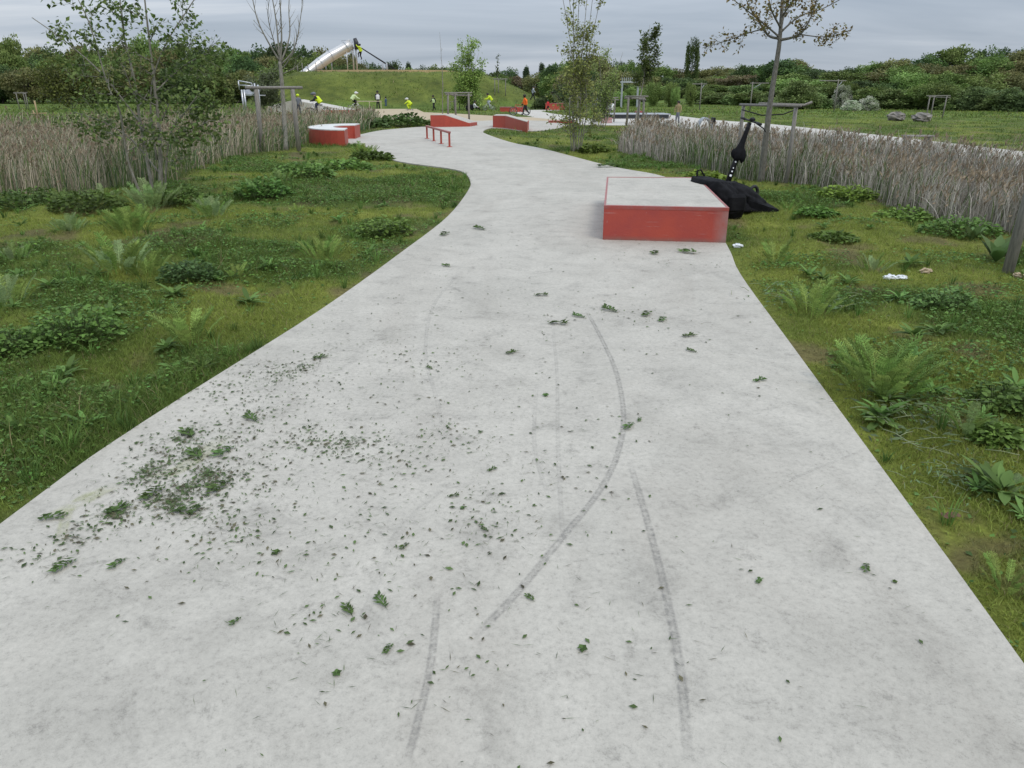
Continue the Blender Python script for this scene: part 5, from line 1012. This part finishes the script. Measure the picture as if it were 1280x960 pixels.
def person(loc, h, rz, pose, top, bot, label, vest=None, helmet=None, hair=True, skin=0, shoe='black', pitch=0):
    J = {k: Vector(v) for k, v in POSES[pose].items()}; names = list(J); t = thing('person', loc, label, 'person', rz=rz)
    me = bpy.data.meshes.new('body'); me.from_pydata([J[k] * h for k in names], [(names.index(a), names.index(b)) for a, b, c in BONES], [])
    o = bpy.data.objects.new('body', me); COL.objects.link(o); o.parent = t
    md = o.modifiers.new('skin', 'SKIN'); 
    if not me.skin_vertices: me.attributes
    import bmesh
    bm = bmesh.new(); bm.from_mesh(me); ly = bm.verts.layers.skin.verify(); bm.verts.ensure_lookup_table()
    for i, k in enumerate(names): bm.verts[i][ly].radius = (RADI[k] * h, RADI[k] * h * (.72 if k in ('pel', 'chest') else 1)); bm.verts[i][ly].use_root = (k == 'pel')
    bm.to_mesh(me); bm.free(); ss = o.modifiers.new('sub', 'SUBSURF'); ss.levels = ss.render_levels = 1
    dg = bpy.context.evaluated_depsgraph_get(); em = bpy.data.meshes.new_from_object(o.evaluated_get(dg)); o.modifiers.clear(); o.data = em
    ms = {'top': CL[top], 'bot': CL[bot], 'skin': SKINM[skin], 'shoe': CL[shoe]}; keys = list(ms); em.materials.clear()
    for k in keys: em.materials.append(ms[k])
    for p in em.polygons:
        c = Vector(p.center) / h; best = 'top'; bd = 9
        for a, b, part in BONES:
            A, B = J[a], J[b]; u = max(0, min(1, (c - A).dot(B - A) / (B - A).length_squared)); q = (c - A.lerp(B, u)).length
            if part == 'skin' and u < .25: q += .03
            if q < bd: bd = q; best = 'skin' if (b in ('lh', 'rh') and u > .9) else part
        p.material_index = keys.index(best); p.use_smooth = True
    hd = J['head'] * h; f = Vector((0, 1, 0))
    MB().ball(hd + Vector((0, .068 * h, -.01 * h)), (.010 * h, .016 * h, .014 * h), 6, 5).build('nose', SKINM[skin], t)
    if helmet: m = MB(); m.ball(hd + Vector((0, -.006 * h, .026 * h)), (.084 * h, .098 * h, .070 * h), 12, 8); m.tube([hd + Vector((0, .085 * h, .02 * h)), hd + Vector((0, .125 * h, .012 * h))], [.05 * h, .03 * h], 8); m.build('helmet', CL[helmet], t)
    elif hair: MB().ball(hd + Vector((0, -.018 * h, .022 * h)), (.078 * h, .082 * h, .072 * h), 12, 8).build('hair', HAIR, t)
    if vest:
        a, b = J['pel'] * h, J['chest'] * h; c = J['neck'] * h; ax = (b - a); m = MB(); pts = [a.lerp(b, .05), a.lerp(b, .5), b, b.lerp(c, .65)]; rr = [.112 * h, .112 * h, .122 * h, .07 * h]; m.tube(pts, rr, 12, cap=False); m.build('vest', CL[vest], t)
    return t
def bike(loc, rz, s, colr, label, wheelcol=RUBBER):
    t = thing('bicycle', loc, label, 'bicycle', rz=rz); R_ = .30 * s; wb = .50 * s; fm = mat('frame_' + colr, {'black': (.02, .02, .022), 'red': (.45, .03, .03), 'white': (.65, .65, .65), 'green': (.35, .5, .25)}[colr], .4)
    for y in (-wb, wb):
        w = MB(); w.torus((0, y, R_), R_ - .02, .022 * s, (1, 0, 0)); wh = w.build('wheel', wheelcol, t)
        k = MB(); k.torus((0, y, R_), R_ - .05, .010, (1, 0, 0), 20, 4)
        for q in range(8): a = q * math.pi / 8; k.tube([(0, y + math.cos(a) * (R_ - .05), R_ + math.sin(a) * (R_ - .05)), (0, y - math.cos(a) * (R_ - .05), R_ - math.sin(a) * (R_ - .05))], .004, 3)
        k.build('rim', STEEL, wh)
    bb = Vector((0, -.05, .28)) * s; seat = Vector((0, -.22, .72)) * s; hd = Vector((0, .32, .74)) * s; F_ = MB()
    for a, b in ((bb, seat), (bb, hd - Vector((0, 0, .1)) * s), (seat * .92 + bb * .08, hd), (bb, Vector((0, -wb, R_))), (seat * .9 + bb * .1, Vector((0, -wb, R_))), (hd, Vector((0, wb, R_)))): F_.tube([a, b], .018 * s, 6)
    F_.build('frame', fm, t); MB().tube([hd + Vector((-.26, -.04, .14)) * s, hd + Vector((-.1, .02, .12)) * s, hd + Vector((.1, .02, .12)) * s, hd + Vector((.26, -.04, .14)) * s], .014 * s, 6).build('handlebar', BLACKP, t)
    MB().ball(seat + Vector((0, 0, .04)) * s, (.07 * s, .13 * s, .035 * s), 10, 6).build('saddle', BLACKP, t); MB().tube([bb + Vector((-.12, .1, -.1)) * s, bb, bb + Vector((.12, -.1, .1)) * s], .012 * s, 6).build('pedal_crank', STEEL, t); return t
def at(px, py, z=ZP): x, y = gr(px, py, z); return (x, y, z)
def ground_at(px, Y): p = aty(px, 120, Y); return (p.x, Y, tz(p.x, Y))
def on(px, Y, z): p = aty(px, 120, Y); return (p.x, Y, z)
PI = math.pi
person(ground_at(372, 62), 1.5, .3, 'stand', 'grey', 'navy', 'person in grey top and yellow helmet standing behind the stakes', helmet='yellow')
bike(on(396, 55, .02), PI / 2, 1.05, 'white', 'white wheeled bicycle ridden along the bank by the reeds', RUBBER); person(on(396.5, 55, .02), 1.55, PI / 2, 'ride', 'black', 'navy', 'cyclist in yellow vest and dark helmet riding past the bank', vest='yellow', helmet='grey')
bike(on(443, 74, ZP), -PI / 2 + .5, .9, 'white', 'white bicycle ridden by the child in pale green'); person(on(442, 74, ZP), 1.6, -PI / 2 + .5, 'ride', 'pale', 'black', 'child in pale green top and white helmet on a bicycle', vest='pale', helmet='white')
person(on(472, 84, ZP), 1.75, .3, 'stand', 'black', 'black', 'adult in black with open pale vest standing on the plaza edge', vest='white'); 
person(on(482, 86, ZP), 1.15, 1.2, 'stand', 'blue', 'blue', 'small child in blue standing beside the adult in black')
person(on(511, 76, ZP), 1.5, PI / 2 - .3, 'crouch', 'yellow', 'yellow', 'crouching skater in full neon yellow with white helmet', vest='yellow', helmet='white')
sk = thing('skateboard', on(511, 76, ZP), 'small skateboard under the crouching neon yellow skater', 'skateboard', rz=PI / 2 - .3); MB().box((0, -.03, .095), (.2, .78, .02), bev=.008).build('deck', BLACKP, sk)
for y in (-.28, .22): MB().tube([(-.09, y, .04), (.09, y, .04)], .038, 10).build('wheel_pair', WHITEP, sk)
person(on(542, 76, ZP), 1.35, 2.4, 'walk', 'black', 'black', 'child in black with white and yellow vest under the stake frame', vest='pale')
person(ground_at(593, 76), 1.45, -1.2, 'sit', 'white', 'black', 'person in white shirt sitting on the grass below the mound'); 
bg = lump('sports_bag', [(0, .35, .2, 0, 0), (.2, .38, .22, 0, 0), (.45, .3, .16, 0, 0), (.55, .15, .08, 0, 0)], BLACKF, 'black bag beside the sitting person in white', 'bag', ground_at(587, 76.2), seed=8)
bike(ground_at(611, 76), PI / 2 + .3, .8, 'white', 'small white bicycle under the child in yellow vest'); person(ground_at(612, 76), 1.5, PI / 2 + .3, 'ride', 'yellow', 'lightgrey', 'dark haired child in yellow vest on a small bicycle', vest='yellow')
bike(on(650, 60, ZP), PI / 2 + .15, 1.0, 'red', 'red bicycle beside the person in orange vest'); person(on(657, 59.8, ZP), 1.45, PI / 2, 'walk', 'orange', 'black', 'person in orange vest holding a red bicycle', vest='orange')
person(ground_at(666, 92), 1.55, -PI / 2, 'walk', 'lightgrey', 'black', 'person in light grey top walking on the mound slope'); person(ground_at(691, 92), 1.5, PI / 2, 'walk', 'black', 'black', 'person in black walking at the foot of the mound')
person(on(685.5, 70, ZP), 1.0, .8, 'walk', 'red', 'black', 'small child in red jacket walking on the path')
person(ground_at(745, 47), 1.62, 2.0, 'stand', 'grey', 'black', 'dark haired person standing beside stakes behind slender trees'); person((aty(764, 140, 52).x, 52, .29), 1.5, 2.0, 'sit', 'white', 'navy', 'person in white sitting on the dark platform')
person(on(849, 44, .02), 1.15, 2.6, 'stand', 'tan', 'grey', 'dark haired person in tan top behind the dry reeds')
# ================================================================== SLIDE TOWER, PLAY FRAMES, SMALL THINGS
YS = 105
def slide():
    top = aty(441, 55, YS); b = Vector((top.x, YS, TOPZ)); t = thing('slide_tower', tuple(b), 'steel tube slide with tall posts on top of the mound', 'slide')
    TUB = mat('tube_steel', (.58, .56, .54), .33, .55, var=.15, vscale=1.0)
    pts = [aty(x, y, YS - d) - b for x, y, d in ((439, 55, 0), (433, 59, .2), (420, 66.5, .8), (413, 70, 1.2), (400, 79, 2.0), (386, 90, 3.0), (376, 96, 3.6), (370, 99, 4.0))]
    MB().tube(pts, [.62, .62, .62, .66, .66, .62, .56, .5], 18).build('slide_tube', TUB, t)
    for i in (1, 3, 4, 5): d = (pts[i + 1] - pts[i - 1]).normalized(); MB().tube([pts[i] - d * .06, pts[i] + d * .06], .70, 18).build('tube_flange', STEEL, t)
    for x, y0 in ((440, 51), (444, 50.5)):
        p = aty(x, y0, YS) - b; MB().tube([(p.x, p.y, -.2), (p.x, p.y, p.z)], .11, 10).build('tower_post', STEEL, t)
    p = aty(443.5, 50, YS) - b; MB().tube([p + Vector((0, 0, .2)), p + Vector((.15, 0, -.3)), p + Vector((.15, 0, -1.1))], [.22, .3, .26], 12).build('entrance_hood', mat('dark_steel', (.05, .05, .055), .5, .4), t)
    for x, yt in ((433, 63), (414, 74), (407, 80), (402, 84)):
        q = aty(x, yt, YS - .6) - b; MB().tube([(q.x, q.y, -.2), (q.x, q.y, q.z)], .07, 8).build('support_post', STEEL, t)
    tr = aty(444, 52, YS) - b
    for k in range(5):
        MB().tube([tr + Vector((0, -.6 + .3 * k, -.3)), Vector((5.6, -1.6 + .8 * k, -.05))], .03, 5).build('net_rope', BLACKP, t)
    for k in range(1, 9):
        u = k / 9; a = (tr + Vector((0, -.6, -.3))).lerp(Vector((5.6, -1.6, -.05)), u); c = (tr + Vector((0, .6, -.3))).lerp(Vector((5.6, 1.6, -.05)), u); MB().tube([a, c], .022, 5).build('net_rung', BLACKP, t)
    MB().tube([tr + Vector((-.3, -.5, .2)), aty(428, 58, YS) - b + Vector((0, -.5, .6))], .03, 5).build('guard_rail', STEEL, t)
    return t
slide(); pc = aty(452, 75, YS); person((pc.x, YS - .45, pc.z), 1.9, -PI / 2 + PI, 'climb', 'yellow', 'black', 'child in yellow vest climbing the rope net of the slide', vest='yellow')
for x in (479, 484): p = aty(x, 93, 101); o = thing('marker_post', (p.x, 101, TOPZ), 'pair of pale metal posts on the mound top', 'post', 'pale posts on the mound'); MB().tube([(0, 0, -.1), (0, 0, .8)], .1, 10).build('shaft', GREYP, o); MB().ball((0, 0, .8), (.11, .11, .05), 10, 6).build('cap', STEEL, o)
for i, x in enumerate((373, 379, 386, 396)): p = aty(x, 96, 99); o = thing('fence_post', (p.x, 99, tz(p.x, 99)), 'thin timber post beside the lower end of the slide', 'post', 'timber posts below the slide'); MB().tube([(0, 0, -.1), (0, 0, .9 + .1 * (i % 2))], .05, 8).build('shaft', WOOD, o); MB().tube([(0, 0, .9 + .1 * (i % 2)), (0, 0, .96 + .1 * (i % 2))], [.05, .02], 8).build('tip', WOOD, o)
PALEW = mat('pale_timber', (.50, .44, .33), .8, var=.2)
def rails(px0, px1, py, Y, label):
    a, b = aty(px0, py, Y), aty(px1, py, Y); t = thing('low_rail', (a.x, Y, tz(a.x, Y)), label, 'rail'); h = a.z - tz(a.x, Y); w = b.x - a.x
    MB().box((w / 2, 0, h), (w, .05, .07), bev=.01).build('beam', PALEW, t)
    for u in (.03, .5, .97): MB().box((w * u, 0, h / 2 - .09), (.06, .05, h + .1), bev=.01).build('post', PALEW, t)
rails(446, 477, 126.6, 82, 'pale timber rail behind the adult in black'); rails(562, 586, 127, 80, 'pale timber rail behind the sitting person')
def climbing_frame():
    Y = 60; b = Vector((aty(310, 128, Y).x, Y, tz(aty(310, 128, Y).x, Y))); t = thing('climbing_frame', tuple(b), 'grey steel play frame with slung net at the reed edge', 'play frame'); q = lambda x, y, d=0: aty(x, y, Y + d) - b
    for a in ((302, 112, 0), (305, 112, 0), (318, 104, 1.2), (322, 106, 0)): p = q(*a); MB().tube([(p.x, p.y, -.1), p], .07, 8).build('post', STEEL, t)
    for a, c in (((298, 101, 0), (314, 104, 0)), ((298, 101, 0), (299, 112, 0)), ((299, 106.5, 0), (316, 107.5, 0)), ((305, 119, 0), (332, 119.5, .6)), ((314, 104, 0), (318, 112, .5))): MB().tube([q(*a), q(*c)], .05, 6).build('bar', STEEL, t)
    m = MB(); pts = [q(304, 113), q(308, 117), (q(314, 117.5)), q(319, 113)]
    for i in range(3): a, c = pts[i], pts[i + 1]; m.add([a, c, c + Vector((0, 1.4, .1)), a + Vector((0, 1.4, .1)), a - Vector((0, 0, .12)), c - Vector((0, 0, .12)), c + Vector((0, 1.4, -.02)), a + Vector((0, 1.4, -.02))], [(0, 1, 2, 3), (7, 6, 5, 4), (0, 4, 5, 1), (1, 5, 6, 2), (2, 6, 7, 3), (3, 7, 4, 0)])
    m.build('net_seat', GREYP, t)
climbing_frame()
def tee_pole(px, ytop, ybase, Y, l, rgt, label):
    p = aty(px, ybase, Y); z = tz(p.x, Y); h = aty(px, ytop, Y).z - z; t = thing('tee_pole', (p.x, Y, z), label, 'pole'); MB().tube([(0, 0, -.1), (0, 0, h + .12)], [.06, .045], 8).build('pole', WOOD, t); MB().box((((rgt - l) / 2) * Y / F, 0, h), ((l + rgt) * Y / F, .08, .08), bev=.02).build('crossarm', WOOD, t)
    MB().tube([(0, 0, h - .5), (rgt * .5 * Y / F, 0, h - .06)], .03, 6).build('brace', GREYP, t)
tee_pole(875, 105, 130, 78, 11, 6, 'timber tee pole beside the narrow light green bush'); tee_pole(938, 104, 132, 76, 3, 19, 'timber tee pole left of the broad yellow green bush'); tee_pole(1043, 101, 136, 70, 22, 9, 'timber tee pole before the white flowering shrubs')
pt = aty(776, 118, 92); P0 = thing('steel_portal', (pt.x, 92, tz(pt.x, 92)), 'grey steel portal frame with slatted top beam', 'portal'); hp = aty(776, 104, 92).z - tz(pt.x, 92)
for x in (.1, 1.9): MB().box((x, 0, hp / 2 - .05), (.2, .2, hp + .1), bev=.02).build('post', GREYP, P0)
MB().box((1.0, 0, hp + .10), (2.2, .22, .16), bev=.02).build('beam', STEEL, P0)
for k in range(9): MB().box((.1 + .22 * k, 0, hp + .38), (.08, .18, .40), bev=.01).build('slat', GREYP, P0)
def boulder(px, py, w, h, Y, label, seed):
    p = aty(px, py, Y); z = tz(p.x, Y); m = MB(); m.ball((0, 0, h * .42), (w / 2, w * .4, h * .55), 16, 11, .20, seed); m.sm = [False] * len(m.sm); o = m.build('boulder', mat('rock', (.27, .245, .215), .9, color2=(.14, .13, .12), vscale=3, bump=.6, bscale=8), None, (p.x, Y, z)); meta(o, label, 'boulder')
boulder(1119, 154, 1.05, .50, 49, 'smooth pale boulder in the meadow', 5); boulder(1151, 155, 1.15, .50, 47.5, 'dark jagged boulder beside the meadow stake frame', 6)
bp = aty(1146, 180, 24.5); bn = thing('low_bench', (bp.x, 24.5, tz(bp.x, 24.5)), 'low weathered slatted bench by the pale side path', 'bench')
for k in range(4): MB().box((0, -.18 + .12 * k, .36), (.85, .10, .04), bev=.006).build('slat', WOOD, bn)
for x in (-.32, .32): MB().box((x, 0, .165), (.08, .4, .35), bev=.01).build('leg', WOOD, bn)
sp_ = aty(883, 160, 36); st = thing('seat_shell', (sp_.x, 36, ZP), 'grey rounded metal seat with black end post beside the side path', 'seat'); m = MB(); arc = [(math.cos(a) * .32, math.sin(a) * .55) for a in np.linspace(0, PI, 9)]
for i in range(8): (x0, z0), (x1, z1) = arc[i], arc[i + 1]; m.add([(x0 - .1, -.3, z0), (x1 - .1, -.3, z1), (x1 - .1, .3, z1), (x0 - .1, .3, z0), (x0 * .9 - .1, -.3, z0 * .9), (x1 * .9 - .1, -.3, z1 * .9), (x1 * .9 - .1, .3, z1 * .9), (x0 * .9 - .1, .3, z0 * .9)], [(0, 1, 2, 3), (7, 6, 5, 4), (0, 4, 5, 1), (2, 6, 7, 3)])
m.build('shell', GREYP, st); MB().box((.28, 0, .27), (.10, .5, .54), bev=.02).build('end_post', BLACKP, st)
